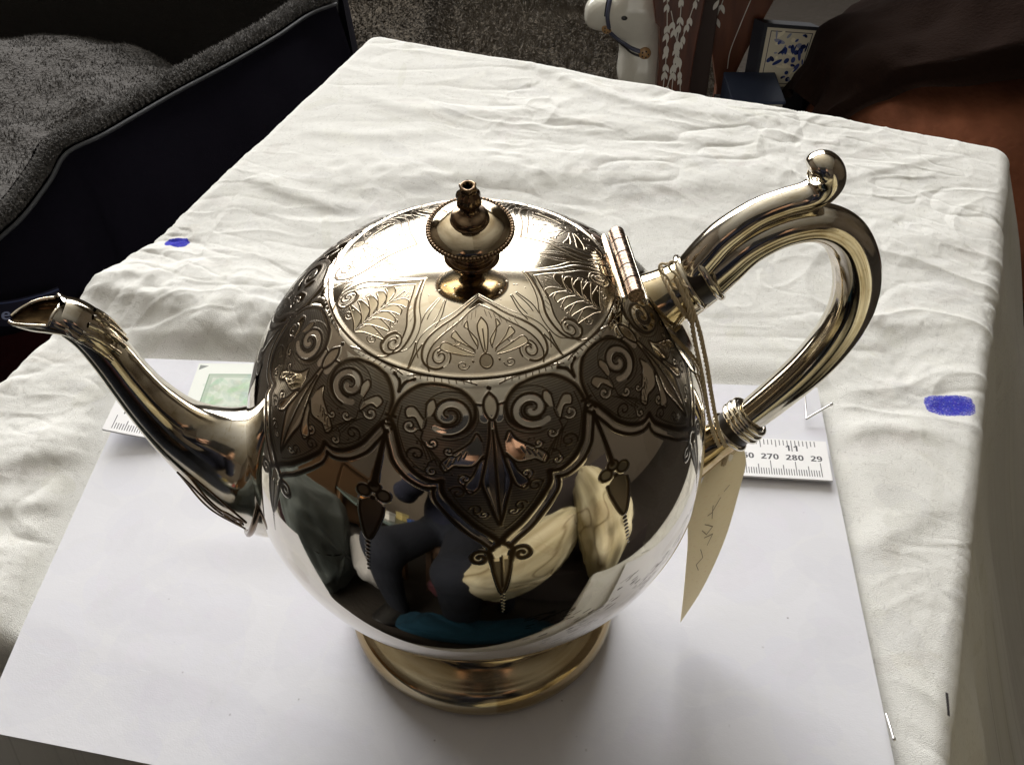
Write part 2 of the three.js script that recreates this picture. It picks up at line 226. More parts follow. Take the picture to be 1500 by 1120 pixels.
{
  // the ruler: 300 mm scale on white card, inches on the far edge, left end curling up
  const Wp = 2048, Hp = 160, [c, x] = canvas(Wp, Hp, '#eeeef0'), mm = Wp / 297; x.fillStyle = x.strokeStyle = '#33323a'; x.textAlign = 'center';
  const X0 = 3.2;
  for (let i = 0; i <= 290; i++) { const X = (X0 + i) * mm, L = i % 10 === 0 ? 56 : i % 5 === 0 ? 40 : 25; x.lineWidth = 1.9; x.beginPath(); x.moveTo(X, Hp - 12); x.lineTo(X, Hp - 12 - L); x.stroke(); }
  x.font = 'bold 31px sans-serif'; for (let i = 10; i <= 280; i += 10) x.fillText(String(i), (X0 + i) * mm, 86);
  x.save(); x.beginPath(); x.rect(0, 0, (X0 + 291) * mm, Hp); x.clip(); x.fillText('290', (X0 + 290) * mm, 86); x.restore(); x.font = 'bold 24px sans-serif'; x.fillText('mm', (X0 + 5) * mm, 82);
  for (let i = 0; i <= 184; i++) { const X = (X0 + i * 25.4 / 16) * mm; if (X > (X0 + 289) * mm) break; const L = i % 16 === 0 ? 46 : i % 8 === 0 ? 34 : i % 4 === 0 ? 30 : 22; x.lineWidth = 2; x.beginPath(); x.moveTo(X, 4); x.lineTo(X, 4 + L); x.stroke(); if (i && i % 16 === 0) { const n = String(i / 16); x.font = 'bold 32px sans-serif'; if (n.length > 1) { x.fillText('1', X - 10, 48); x.fillText('1', X + 12, 48); } else x.fillText(n, X + 12, 48); } }
  const m = std(0xffffff, 0.55, { map: tex(c, true) });
  const A = [-0.1668, -0.3056], B = [0.1269, -0.2830], a2 = Math.atan2(B[1] - A[1], B[0] - A[0]), L = Math.hypot(B[0] - A[0], B[1] - A[1]), wd = 0.0212;
  const bend = (u) => 0.0021 + 0.006 * Math.pow(clamp((0.16 - u) / 0.16, 0, 1), 2);
  const f = (off) => (u, v) => { const s = u * L, q = -(v) * wd; return [A[0] + Math.cos(a2) * s - Math.sin(a2) * q, H + bend(u) + off, A[1] + Math.sin(a2) * s + Math.cos(a2) * q]; };
  const t = thing('ruler', 'white card ruler in millimetres and inches lying behind the teapot', 'ruler', [0, 0, 0]);
  mesh('scale', grid(80, 1, f(0.0005)), m, t);
  const em = std(lin(0.55, 0.55, 0.57), 0.6), eg = [];
  eg.push(grid(80, 1, f(-0.0004)));
  for (const v0 of [0, 1]) eg.push(grid(80, 1, (u, v) => f(-0.0004 + 0.0009 * v)(u, v0)));
  for (const u0 of [0, 1]) eg.push(grid(1, 1, (u, v) => f(-0.0004 + 0.0009 * v)(u0, u)));
  mesh('backing', mergeGeometries(eg), em, t);
}
{
  const [c, x] = canvas(512, 384, '#dfe3dd'); const r = rng(5);
  x.fillStyle = '#a9b8a6'; x.fillRect(58, 68, 400, 260); x.fillStyle = '#c6d0c2'; x.fillRect(76, 88, 400, 240); x.strokeStyle = '#7d947d'; x.lineWidth = 5; x.strokeRect(58, 68, 420, 262);
  for (let i = 0; i < 160; i++) { x.fillStyle = `rgba(${110 + 50 * r() | 0},${145 + 50 * r() | 0},${115 + 40 * r() | 0},0.16)`; x.beginPath(); x.ellipse(70 + 380 * r(), 85 + 230 * r(), 10 + 40 * r(), 6 + 14 * r(), r() * 3, 0, 7); x.fill(); }
  x.fillStyle = '#6f7470'; x.beginPath(); x.moveTo(8, 10); x.lineTo(44, 16); x.lineTo(8, 40); x.fill();
  const y = H + 0.0022, o = [-0.1382, -0.3516], dx = [Math.cos(0.03), Math.sin(0.03)], cw = 0.056, ch = 0.040, f = (k) => (u, v) => [o[0] + dx[0] * cw * u - dx[1] * ch * v, y + k + 0.0006 * Math.sin(u * 3), o[1] + dx[1] * cw * u + dx[0] * ch * v];
  const t = thing('picture_card', 'pale card printed with a green picture, lying behind the spout', 'card');
  mesh('print', grid(10, 8, f(0.0003), false, (u, v) => [u, 1 - v]), std(0xffffff, 0.6, { map: tex(c, true) }), t); mesh('card_back', grid(10, 8, f(0)), std(lin(0.7, 0.7, 0.68), 0.7), t);
}
{
  const steel = std(lin(0.62, 0.61, 0.60), 0.28, { metalness: 1 }), y = H + 0.0026;
  const a = thing('pin', 'bent steel pin at the far right corner of the paper', 'pin');
  mesh('shank', tube([[0.1250, y + 0.001, -0.3305], [0.1242, y, -0.3235], [0.1232, y, -0.3172]], 0.00036, 12), steel, a); mesh('point', tube([[0.1232, y, -0.3172], [0.128, y + 0.002, -0.3192], [0.1339, y + 0.0038, -0.3220]], 0.00048, 12), steel, a); const hd = new THREE.SphereGeometry(0.0008, 12, 8); hd.translate(0.1339, y + 0.0038, -0.322); mesh('head', hd, steel, a);
  const b = thing('pin', 'straight steel pin near the right edge of the paper in the foreground', 'pin');
  mesh('shank', tube([[0.1222, y + 0.001, -0.1812], [0.1219, y + 0.0022, -0.1765], [0.1216, y + 0.0032, -0.1712]], 0.0004, 12), steel, b); const h2 = new THREE.SphereGeometry(0.0007, 12, 8); h2.translate(0.1216, y + 0.0032, -0.1712); mesh('head', h2, steel, b);
}

/* ---------- the silver teapot ---------- */
const TP = { x: -0.0105, z: -0.2272, turn: R(7) };
const EX = { R: 0.0681, hm: 0.0818, bt: 0.0719, nu: 2.382, bb: 0.0652, nl: 1.7538 };
const PROF = (() => { const p = [], n = 700; for (let i = 0; i <= n; i++) { const a = Math.PI / 2 * (1 - i / n); p.push([EX.R * Math.cos(a) ** (2 / EX.nu), EX.hm + EX.bt * Math.sin(a) ** (2 / EX.nu)]); } for (let i = 1; i <= n; i++) { const a = Math.PI / 2 * i / n; p.push([EX.R * Math.cos(a) ** (2 / EX.nl), EX.hm - EX.bb * Math.sin(a) ** (2 / EX.nl)]); } let s = 0; return p.map((q, i) => { if (i) s += Math.hypot(q[0] - p[i - 1][0], q[1] - p[i - 1][1]); return [q[0], q[1], s * 1000]; }); })();
const atS = (s) => { let i = 1; while (i < PROF.length - 1 && PROF[i][2] < s) i++; const a = PROF[i - 1], b = PROF[i], t = clamp((s - a[2]) / (b[2] - a[2]), 0, 1); return [a[0] + (b[0] - a[0]) * t, a[1] + (b[1] - a[1]) * t]; };
const atR = (r) => { for (let i = 0; i < PROF.length; i++) if (PROF[i][0] >= r) return PROF[i][1]; return EX.hm; };
const RIM = 40.2;

// engraving, drawn with the same strokes into colour, height and roughness
function engraver(w, h) {
  const C = canvas(w, h, '#e0dbd1'), B = canvas(w, h, '#ffffff'), Q = canvas(w, h, '#0a0a0a'); let map = (a, b) => [a, b];
  const path = (X, pts, n) => { const p = pts.length > 2 ? spline(pts, n ?? pts.length * 8) : pts; X.beginPath(); p.forEach((q, i) => { const [a, b] = map(...q); i ? X.lineTo(a, b) : X.moveTo(a, b); }); };
  const E = {
    C, B, Q, w, h, setMap: (f) => { map = f; }, map: (a, b) => map(a, b),
    cut(pts, lw, deep = 1, jit) { for (const X of [C[1], B[1], Q[1]]) { X.lineCap = X.lineJoin = 'round'; }
      for (const [k, al] of [[1.3, 0.3], [0.9, 0.85], [0.45, 1]]) { C[1].strokeStyle = `rgba(44,34,25,${al * 0.92 * deep})`; C[1].lineWidth = lw * k; path(C[1], pts); C[1].stroke(); B[1].strokeStyle = `rgba(${255 - 190 * deep | 0},${255 - 190 * deep | 0},${255 - 190 * deep | 0},${al})`; B[1].lineWidth = lw * k * 1.1; path(B[1], pts); B[1].stroke(); }
      Q[1].strokeStyle = 'rgba(120,120,120,0.8)'; Q[1].lineWidth = lw; path(Q[1], pts); Q[1].stroke(); },
    band(pts, lw) { for (const [X, col] of [[C[1], 'rgba(120,106,88,0.5)'], [B[1], 'rgba(190,190,190,0.8)']]) { X.lineCap = X.lineJoin = 'round'; X.strokeStyle = col; X.lineWidth = lw; path(X, pts); X.stroke(); } },
    bright(pts, lw) { for (const [X, col] of [[C[1], '#e0dbd1'], [B[1], '#ffffff'], [Q[1], '#0a0a0a']]) { X.lineCap = X.lineJoin = 'round'; X.strokeStyle = col; X.lineWidth = lw; path(X, pts); X.stroke(); } },
    ground(pts, k = 1) { C[1].fillStyle = `rgba(52,45,38,${0.56 * k})`; path(C[1], pts); C[1].fill(); Q[1].fillStyle = `rgba(80,80,80,${0.9 * k})`; path(Q[1], pts); Q[1].fill(); B[1].fillStyle = `rgba(200,200,200,${0.8 * k})`; path(B[1], pts); B[1].fill(); },
    hatch(pts, step, slope = 0) { for (const [X, col] of [[C[1], 'rgba(22,17,12,0.34)'], [B[1], 'rgba(150,150,150,0.4)']]) { X.save(); path(X, pts); X.clip(); X.strokeStyle = col; X.lineWidth = 1.6; const q = pts.map((p) => map(...p)), x0 = Math.min(...q.map((p) => p[0])) - 4, x1 = Math.max(...q.map((p) => p[0])) + 4, y0 = Math.min(...q.map((p) => p[1])), y1 = Math.max(...q.map((p) => p[1])); X.beginPath(); for (let y = y0 - 30; y < y1 + 30; y += step) { X.moveTo(x0, y); X.lineTo(x1, y + slope * (x1 - x0)); } X.stroke(); X.restore(); } },
    petal(pts, deep = 1, lw = 4) { for (const [X, col] of [[C[1], '#d8cfbf'], [B[1], '#f4f4f4'], [Q[1], '#0e0e0e']]) { X.fillStyle = col; path(X, pts); X.fill(); } E.cut(pts, lw, deep); },
    dot(a, b, r) { const [x, y] = map(a, b); for (const [X, col] of [[C[1], 'rgba(45,36,28,0.95)'], [B[1], '#505050'], [Q[1], '#707070']]) { X.fillStyle = col; X.beginPath(); X.arc(x, y, r, 0, 7); X.fill(); } },
  };
  return E;
}
const mirror = (pts) => pts.map(([a, b]) => [-a, b]);
const spiral = (cx, cy, rx, ry, a0, turns, dir, n = 26, shrink = 0.82) => { const p = []; for (let i = 0; i <= n; i++) { const t = i / n, a = a0 + dir * t * turns * 2 * Math.PI, k = 1 - t * shrink; p.push([cx + rx * k * Math.cos(a), cy + ry * k * Math.sin(a)]); } return p; };

const silverColor = 0xffffff;
function silver(maps, o = {}) { return new THREE.MeshStandardMaterial({ color: silverColor, metalness: 1, roughness: 1, side: THREE.DoubleSide, ...maps, ...o }); }
let bodyM, lidM;
{ // body: one 60 degree field six times round, in (degrees, millimetres along the profile)
  const W = 2048, Hh = 1024, S0 = 38, S1 = 182, E = engraver(W, Hh), pxd = W / 360, pxm = Hh / (S1 - S0), rnd = rng(77);
  for (let k = -1; k <= 6; k++) {
    const j = () => 1 + 0.02 * (rnd() - 0.5); const jx = j(), jy = j();
    E.setMap((a, s) => [(k * 60 + a * jx) * pxd, (s * 1 + (jy - 1) * (s - 52) - S0) * pxm]);
    const L1 = [[-29.5, 52], [-27.6, 54], [-25.8, 57], [-24, 60], [-20.5, 63], [-16.5, 64.6], [-13.4, 64.4]], L2 = [[-13.4, 64.4], [-13, 67], [-11, 69.6], [-8, 72.8], [-5, 75.9], [-2.2, 78.2], [0, 80.5]];
    const scrollOut = [[-29.5, 51], [-28.6, 46.6], [-25, 43], [-20, 41.3], [-14, 41.3], [-8.5, 42.8], [-5, 46], [-5.2, 49.6], [-8, 52], [-11.5, 52.4]];
    const field = [[-29, 52], [-28, 47], [-24, 43], [-17, 42], [-9, 43], [-5.4, 46.4], [-3, 50], [0, 50], [3, 50], [5.4, 46.4], [9, 43], [17, 42], [24, 43], [28, 47], [29, 52], [27, 56], [24, 60], [20, 63], [13.4, 64.5], [12.6, 68], [8, 73], [3, 78], [0, 80], [-3, 78], [-8, 73], [-12.6, 68], [-13.4, 64.5], [-20, 63], [-24, 60], [-27, 56], [-29, 52]];
    E.ground(field, 1); E.hatch(field, 4.6, 0.04);
    // polished inside of the two scrolls
    for (const m of [(p) => p, mirror]) {
      E.band(m(scrollOut), 12); E.cut(m(scrollOut), 7);
      E.bright(m(spiral(-12.6, 48.3, 6.6, 4.4, 2.2, 1.2, -1)), 10);
      E.cut(m(spiral(-12.6, 48.3, 7.6, 5.2, 1.7, 1.55, -1)), 4.4);
      E.cut(m(spiral(-12.6, 48.3, 4.6, 3.1, 2.0, 1.0, -1)), 3);
      E.petal(m([[-20, 50], [-23.5, 47.6], [-26, 48.4], [-25, 50.4], [-22.6, 50.2], [-20, 53]]), 1, 3);
      E.petal(m([[-19.5, 49.5], [-19.8, 46.2], [-18, 45], [-16.8, 46.8], [-17.6, 49]]), 1, 3);
      E.petal(m([[-3.2, 54.5], [-4.6, 52.6], [-6.6, 55], [-11.6, 58], [-14, 60.4], [-12.6, 62], [-10.4, 60.6], [-9, 60.6], [-5.6, 60.4], [-3, 58]]), 1, 3.6);
      E.petal(m([[-2.6, 58.6], [-4.2, 59.6], [-5.6, 62.4], [-7.8, 65.2], [-6.6, 67.2], [-4.6, 66], [-3.8, 64], [-2.4, 62]]), 1, 3.6);
      E.cut(m(L1), 9); E.bright(m(L1.map(([a, s]) => [a * 1.045, s * 1.012])), 3); E.cut(m(L1.map(([a, s]) => [a * 1.085, s * 1.028])), 7);
      E.cut(m(L2), 9); E.bright(m(L2.map(([a, s]) => [a - 0.9, s + 0.9])), 3); E.cut(m(L2.map(([a, s]) => [a - 1.9, s + 1.9])), 6);
      // below the point: two strokes that end in small volutes
      E.cut(m([[0.6, 80.5], [-1.4, 81.6], [-2.6, 83], [-2.2, 85.6], [-0.8, 88]]), 8);
      E.cut(m(spiral(-4.6, 84.8, 2.5, 2.4, 0, 1.4, -1)), 6.5);
      // cusp against the lid, pendant between the fields
      E.cut(m([[-30, 44.8], [-31, 42.4], [-34, 40.6]]), 5); E.cut(m([[-30, 44.8], [-29, 42.4], [-26, 40.8]]), 5);
      E.cut(m([[-30.2, 51.2], [-28.4, 51]]), 5); E.cut(m([[-30.2, 53.2], [-28.2, 53.2]]), 5);
      E.cut(m([[-30, 55], [-30.4, 69]]), 7);
    }
    // fine filling: veins, stipple and little curls between the large scrolls
    for (const m of [(p) => p, mirror]) {
      for (let i = 0; i < 5; i++) E.cut(m([[-22 + i * 1.2, 54 + i * 0.7], [-19.5 + i * 1.3, 56 + i * 0.8], [-17.5 + i * 1.4, 59.4 + i * 0.6]]), 2, 0.7);
      E.cut(m(spiral(-20.5, 58.6, 2.6, 1.9, 2.6, 1.2, 1)), 3); E.cut(m(spiral(-9.4, 67, 2.0, 1.7, 3.4, 1.2, 1)), 3); E.cut(m(spiral(-5.2, 71.4, 1.7, 1.4, 3.4, 1.1, 1)), 2.6);
      E.cut(m(spiral(-12.6, 48.3, 9.3, 6.2, 1.9, 0.75, -1, 26, 0.12)), 2, 0.7); E.cut(m([[-27.4, 48], [-27.2, 52.4], [-25.2, 56], [-22.6, 59.6], [-18.6, 62.2], [-14.6, 62.6]]), 2, 0.7); E.cut(m([[-11.6, 66], [-9.6, 69], [-6.6, 72.4], [-3.4, 75.4], [-1.2, 77]]), 2, 0.7);
      for (let i = 0; i < 4; i++) E.cut(m([[-7.2 - i * 1.4, 57 + i * 0.7], [-8 - i * 1.4, 58.4 + i * 0.7]]), 1.8, 0.7);
      for (const [cx, cy, r, a0, d] of [[-23.6, 52.2, 1.9, 0.4, 1], [-16.6, 55.4, 1.5, 3.0, -1], [-12, 57, 1.2, 1, 1], [-16, 62.2, 1.3, 4, -1], [-7.6, 63.6, 1.4, 2, 1], [-3.4, 72.6, 1.1, 3, -1]]) { E.bright(m(spiral(cx, cy, r * 1.1, r * 0.85, a0, 0.9, d)), 4); E.cut(m(spiral(cx, cy, r * 1.35, r, a0, 1.25, d)), 2.4); E.cut(m([[cx + r * 1.4 * Math.cos(a0), cy + r * Math.sin(a0)], [cx + r * 2.2 * Math.cos(a0 - 0.4 * d), cy + r * 1.7 * Math.sin(a0 - 0.4 * d)], [cx + r * 2.7 * Math.cos(a0 - 0.9 * d), cy + r * 2.4 * Math.sin(a0 - 0.9 * d)]]), 2.2); }
      E.cut(m([[-29, 40.4], [-25, 39.6], [-18, 39.3], [-9, 39.6], [-4, 40.6]]), 2.4, 0.8); for (let i = 0; i < 9; i++) E.cut(m([[-27 + i * 2.6, 39.4], [-26.6 + i * 2.6, 40.4]]), 1.6, 0.7);
      for (let i = 0; i < 26; i++) E.dot((m === mirror ? 1 : -1) * (7 + 14 * rnd()), 55 + 8 * rnd(), 1.4);
    }
    E.dot(0, 41.6, 5); E.cut([[-4.6, 45.6], [-1.5, 46], [1.5, 46], [4.6, 45.6]], 4);
    E.petal([[0, 42.8], [-1.8, 44.4], [-2.2, 46.6], [-1.2, 48.8], [0, 49.6], [1.2, 48.8], [2.2, 46.6], [1.8, 44.4], [0, 42.8]], 1, 5);
    E.petal([[-0.8, 50], [-1.2, 54], [-2.6, 60], [-3.6, 64.5], [-2.2, 69], [-0.4, 74.6], [0.4, 75], [2.2, 69], [3.6, 64.5], [2.6, 60], [1.2, 54], [0.8, 50]], 1, 5);
    E.ground([[-0.5, 52], [-2, 62], [-1, 70], [0, 73], [1, 70], [2, 62], [0.5, 52]], 0.7); E.cut([[0, 52], [0, 62], [0.3, 76]], 4);
    E.petal([[-2.1, 85], [-1.6, 90], [0, 96.5], [1.6, 90], [2.1, 85]], 1, 5); E.ground([[-1.9, 86], [-1.4, 90], [0, 95.5], [-0.2, 89], [-0.2, 86]], 1.3); E.ground([[1.9, 86], [1.4, 90], [0, 95.5], [0.5, 89], [0.5, 86]], 1.0); E.cut([[0, 85], [0, 95]], 3);
    for (let i = 0; i < 7; i++) E.dot(0, 97 + i * 1.15, 2.6 - i * 0.2);
    // trefoil drop
    E.setMap((a, s) => [(k * 60 + 30 + a) * pxd, (s - S0) * pxm]);
    for (const [a, s, q] of [[-2.6, 71, 11], [2.6, 71, 11], [0, 69.4, 10]]) { const p = spiral(a, s, q / pxd * 0.9, q / pxm * 0.9, 0, 1, 1, 16, 0); E.ground(p, 1.3); E.cut(p, 4); }
    E.ground([[-3, 74], [-2.8, 77], [0, 84], [2.8, 77], [3, 74], [0, 72]], 1.5); E.cut([[-3, 74], [-2.6, 77.4], [0, 84], [2.6, 77.4], [3, 74]], 4);
    E.dot(0, 72.2, 4); for (let i = 0; i < 8; i++) E.dot(0.05 * i, 85 + i * 1.2, 3.1 - i * 0.22);
  }
  { const gr = E.C[1].createLinearGradient(0, 0, 0, Hh); gr.addColorStop(0, 'rgba(176,150,104,0.13)'); gr.addColorStop(0.35, 'rgba(176,154,116,0.09)'); gr.addColorStop(0.62, 'rgba(190,176,150,0.06)'); gr.addColorStop(1, 'rgba(176,146,92,0.08)'); E.C[1].fillStyle = gr; E.C[1].fillRect(0, 0, W, Hh); }
  for (let i = 0; i < 700; i++) { const x = rnd() * W, y = rnd() * Hh, a = rnd() * 6.28, L = 10 + 60 * rnd(); for (const [X, c] of [[E.Q[1], `rgba(90,90,90,${0.1 + 0.25 * rnd()})`], [E.C[1], `rgba(120,100,76,${0.05 + 0.12 * rnd()})`]]) { X.strokeStyle = c; X.lineWidth = 0.7; X.beginPath(); X.moveTo(x, y); X.quadraticCurveTo(x + L * 0.5 * Math.cos(a) + 4, y + L * 0.5 * Math.sin(a), x + L * Math.cos(a), y + L * Math.sin(a)); X.stroke(); } }
  // corrosion specks and rubbed places low on the body, faint polish everywhere
  for (let i = 0; i < 1100; i++) { const a = 4 + 80 * rnd(), s = 108 + 46 * rnd() * rnd(), L = 3 + 9 * rnd(); if (fbm(a / 6, s / 5, 2, 2) < 0.0) continue; E.C[1].strokeStyle = `rgba(46,38,32,${0.25 + 0.5 * rnd()})`; E.C[1].lineWidth = 0.8 + 2 * rnd(); E.C[1].beginPath(); const x = a * pxd, y = (s - S0) * pxm; E.C[1].moveTo(x, y); E.C[1].lineTo(x + L, y - L * 0.6 * rnd()); E.C[1].stroke(); }
  for (let i = 0; i < 260; i++) { const x = rnd() * W, y = rnd() * Hh; E.C[1].fillStyle = `rgba(110,86,54,${0.03 + 0.06 * rnd()})`; E.C[1].beginPath(); E.C[1].ellipse(x, y, 10 + 50 * rnd(), 6 + 24 * rnd(), rnd() * 3, 0, 7); E.C[1].fill(); E.Q[1].fillStyle = `rgba(60,60,60,${0.1 * rnd()})`; E.Q[1].beginPath(); E.Q[1].ellipse(rnd() * W, rnd() * Hh, 8 + 60 * rnd(), 4 + 14 * rnd(), rnd() * 3, 0, 7); E.Q[1].fill(); }
  bodyM = silver({ map: tex(E.C[0], true), bumpMap: tex(E.B[0]), bumpScale: 0.00015, roughnessMap: tex(E.Q[0]) });
}
{ // lid: six panels, palmettes and leaf shields by turns, in (degrees, radius in millimetres)
  const W = 1400, E = engraver(W, W), K = W / 82, rnd = rng(31);
  for (let k = 0; k < 6; k++) {
    const jo = (rnd() - 0.5) * 1.2; E.setMap((a, s) => { const q = R(k * 60 + a + jo), [r] = atS(s); return [W / 2 + r * 1000 * K * Math.sin(q), W / 2 + r * 1000 * K * Math.cos(q)]; });
    const even = k % 2 === 0;
    const side = even ? [[0, 16], [-8, 18.6], [-16, 22.4], [-23, 26], [-27, 29.6], [-27.6, 33.4], [-25, 36.6], [-20, 37.6], [-16, 36], [-15.6, 33.4], [-18.6, 32], [-20.6, 33.2]] : [[0, 15.2], [-8, 18.6], [-17, 23.6], [-22.6, 27], [-24.6, 31], [-23.6, 35.2], [-19, 37.4], [-14.6, 36], [-14.4, 33], [-17, 31.4], [-19.4, 32.6]];
    const inner = side.slice(0, 7).map(([a, s]) => [a * 0.88, s + (a > -1 ? 2.6 : 1.9)]);
    const fld = [...inner, ...mirror(inner).reverse()];
    E.ground(fld, 0.42); if (!even) E.hatch(fld, 6, 0.3);
    for (const m of [(p) => p, mirror]) {
      E.cut(m(side), 9); E.cut(m(inner), 6); E.cut(m(side.slice(0, 7).map(([a, s]) => [a * 1.1 - 0.5, s - 0.9])), 4, 0.7);
      E.bright(m(spiral(-19.2, 34, 4.4, 3, 1, 1.1, -1)), 9); E.cut(m(spiral(-19.2, 34.2, 4.6, 3.2, 0.4, 1.5, -1)), 6);
      E.cut(m([[-30, 39], [-29.6, 35], [-28.6, 32]]), 6);
      E.cut(m([[-27, 18], [-25, 22.5], [-26, 26.5]]), 3.6); E.cut(m([[-28.4, 18], [-27.4, 22], [-28, 25]]), 3);
      for (let i = 0; i < 4; i++) E.dot((-1) * (m === mirror ? -1 : 1) * (25 - i * 2.4), 13.5 + i * 1.3 + (i % 2) * 0.8, 4 - i * 0.5);
      for (let i = 0; i < 7; i++) E.cut(m([[-3 - i * 2.7, 20.4 + i * 0.75], [-3.6 - i * 2.7, 22.4 + i * 0.8]]), 1.8, 0.6);
      E.cut(m(spiral(-9.4, 36, 2.6, 1.3, 0, 1.3, 1)), 3); E.cut(m(spiral(-13, 29.4, 2.4, 1.5, 2, 1.2, -1)), 2.6);
      if (even) {
        for (const [a0, s0, a1, s1, wd] of [[-3.4, 31, -8, 24.5, 2.4], [-4.4, 32, -14, 27.6, 2.6], [-5, 33, -18, 31, 2.2]]) { const am = (a0 + a1) / 2, smid = (s0 + s1) / 2; E.petal(m([[a0, s0], [am - wd * 0.6, smid - 0.8], [a1 - 0.8, s1 - 0.8], [a1 - 2.2, s1 + 0.8], [a1, s1 + 1.6], [am + wd, smid + 1.4], [a0, s0 + 0.6]]), 1, 4); }
        E.dot((m === mirror ? -1 : 1) * -5.4, 35, 5);
      } else {
        for (let i = 0; i < 5; i++) { const s0 = 24 + i * 2.6; E.petal(m([[-0.6, s0 + 1.6], [-4, s0 - 1], [-9 - i * 0.9, s0 - 1.6 + i * 0.3], [-11.5 - i * 0.6, s0 + 0.3], [-8 - i * 0.6, s0 + 0.6], [-4, s0 + 1.6], [-0.6, s0 + 3]]), 1, 4); }
      }
    }
    if (even) { E.petal([[0, 22.6], [-2.8, 25], [-2, 29], [-0.6, 32.4], [0.6, 32.4], [2, 29], [2.8, 25], [0, 22.6]], 1, 5); E.petal(spiral(0, 35, 2.6, 1.9, 0, 1, 1, 18, 0), 1, 6); E.ground(spiral(0, 35, 2.2, 1.6, 0, 1, 1, 18, 0), 0.8); E.cut([[0, 26], [0, 32]], 4); }
    else { E.cut([[0, 21], [0.6, 28], [0, 37.6]], 4); E.dot(-10, 34.5, 4); E.dot(10, 34.5, 4); }
  }
  E.setMap((a, b) => [a, b]); for (const [r, lw, dp] of [[38.3, 7, 0.9]]) E.cut(spiral(W / 2, W / 2, r * K, r * K, 0, 1, 1, 120, 0), lw, dp);
  E.C[1].fillStyle = 'rgba(182,156,104,0.22)'; E.C[1].fillRect(0, 0, W, W); E.Q[1].fillStyle = 'rgba(40,40,40,0.45)'; E.Q[1].fillRect(0, 0, W, W);
  for (let i = 0; i < 120; i++) { E.C[1].fillStyle = `rgba(120,92,56,${0.03 + 0.07 * rnd()})`; E.C[1].beginPath(); E.C[1].ellipse(rnd() * W, rnd() * W, 14 + 60 * rnd(), 8 + 30 * rnd(), rnd() * 3, 0, 7); E.C[1].fill(); }
  lidM = silver({ map: tex(E.C[0], true), bumpMap: tex(E.B[0]), bumpScale: 0.00010, roughnessMap: tex(E.Q[0]) });
}
const wear = (c0, c1, seed) => dataTex(256, 256, (i, j) => { const t = clamp(0.5 + 0.9 * fbm(i / 26, j / 26, seed, 4), 0, 1); return [0, 1, 2].map((k) => c0[k] + (c1[k] - c0[k]) * t); }, true);
const patchy = (c0, c1) => dataTex(512, 512, (i, j) => { const t = clamp(0.18 + 0.75 * fbm(i / 46, j / 46, 3, 5) + 0.5 * Math.max(0, fbm(i / 12, j / 12, 9, 3)), 0, 1), sc = Math.abs(noise(i / 90 + 0.4 * noise(j / 40, 3), j / 2.2, 17)) < 0.03 && hash(i >> 5, j >> 2, 3) > 0.6 ? 0.35 : 0; return [0, 1, 2].map((k) => c0[k] + (c1[k] - c0[k]) * Math.min(1, t + sc)); }, true);
const smear = dataTex(256, 256, (i, j) => 255 * clamp(0.095 + 0.09 * fbm(i / 18, j / 40, 4, 4) + 0.05 * (hash(i, j, 2) - 0.5), 0.03, 1));
const plainM = silver({ map: patchy([224, 219, 208], [178, 163, 134]), roughnessMap: smear });
const goldM = silver({ map: wear([214, 198, 164], [168, 142, 98], 8), roughnessMap: smear });
const footM = silver({ map: wear([206, 195, 168], [152, 132, 98], 18), roughnessMap: dataTex(256, 256, (i, j) => 255 * clamp(0.17 + 0.14 * fbm(i / 14, j / 30, 6, 4) + 0.08 * (hash(i, j, 4) - 0.5), 0.05, 1)) });
const darkM = silver({ map: wear([152, 130, 104], [92, 74, 58], 5), roughnessMap: dataTex(64, 64, (i, j) => 255 * (0.2 + 0.15 * fbm(i / 9, j / 9, 2, 3))) });
const tp = thing('teapot', 'engraved globular silver teapot with tarnished finial standing on the white paper', 'teapot', [TP.x, H + 0.0010, TP.z], TP.turn);
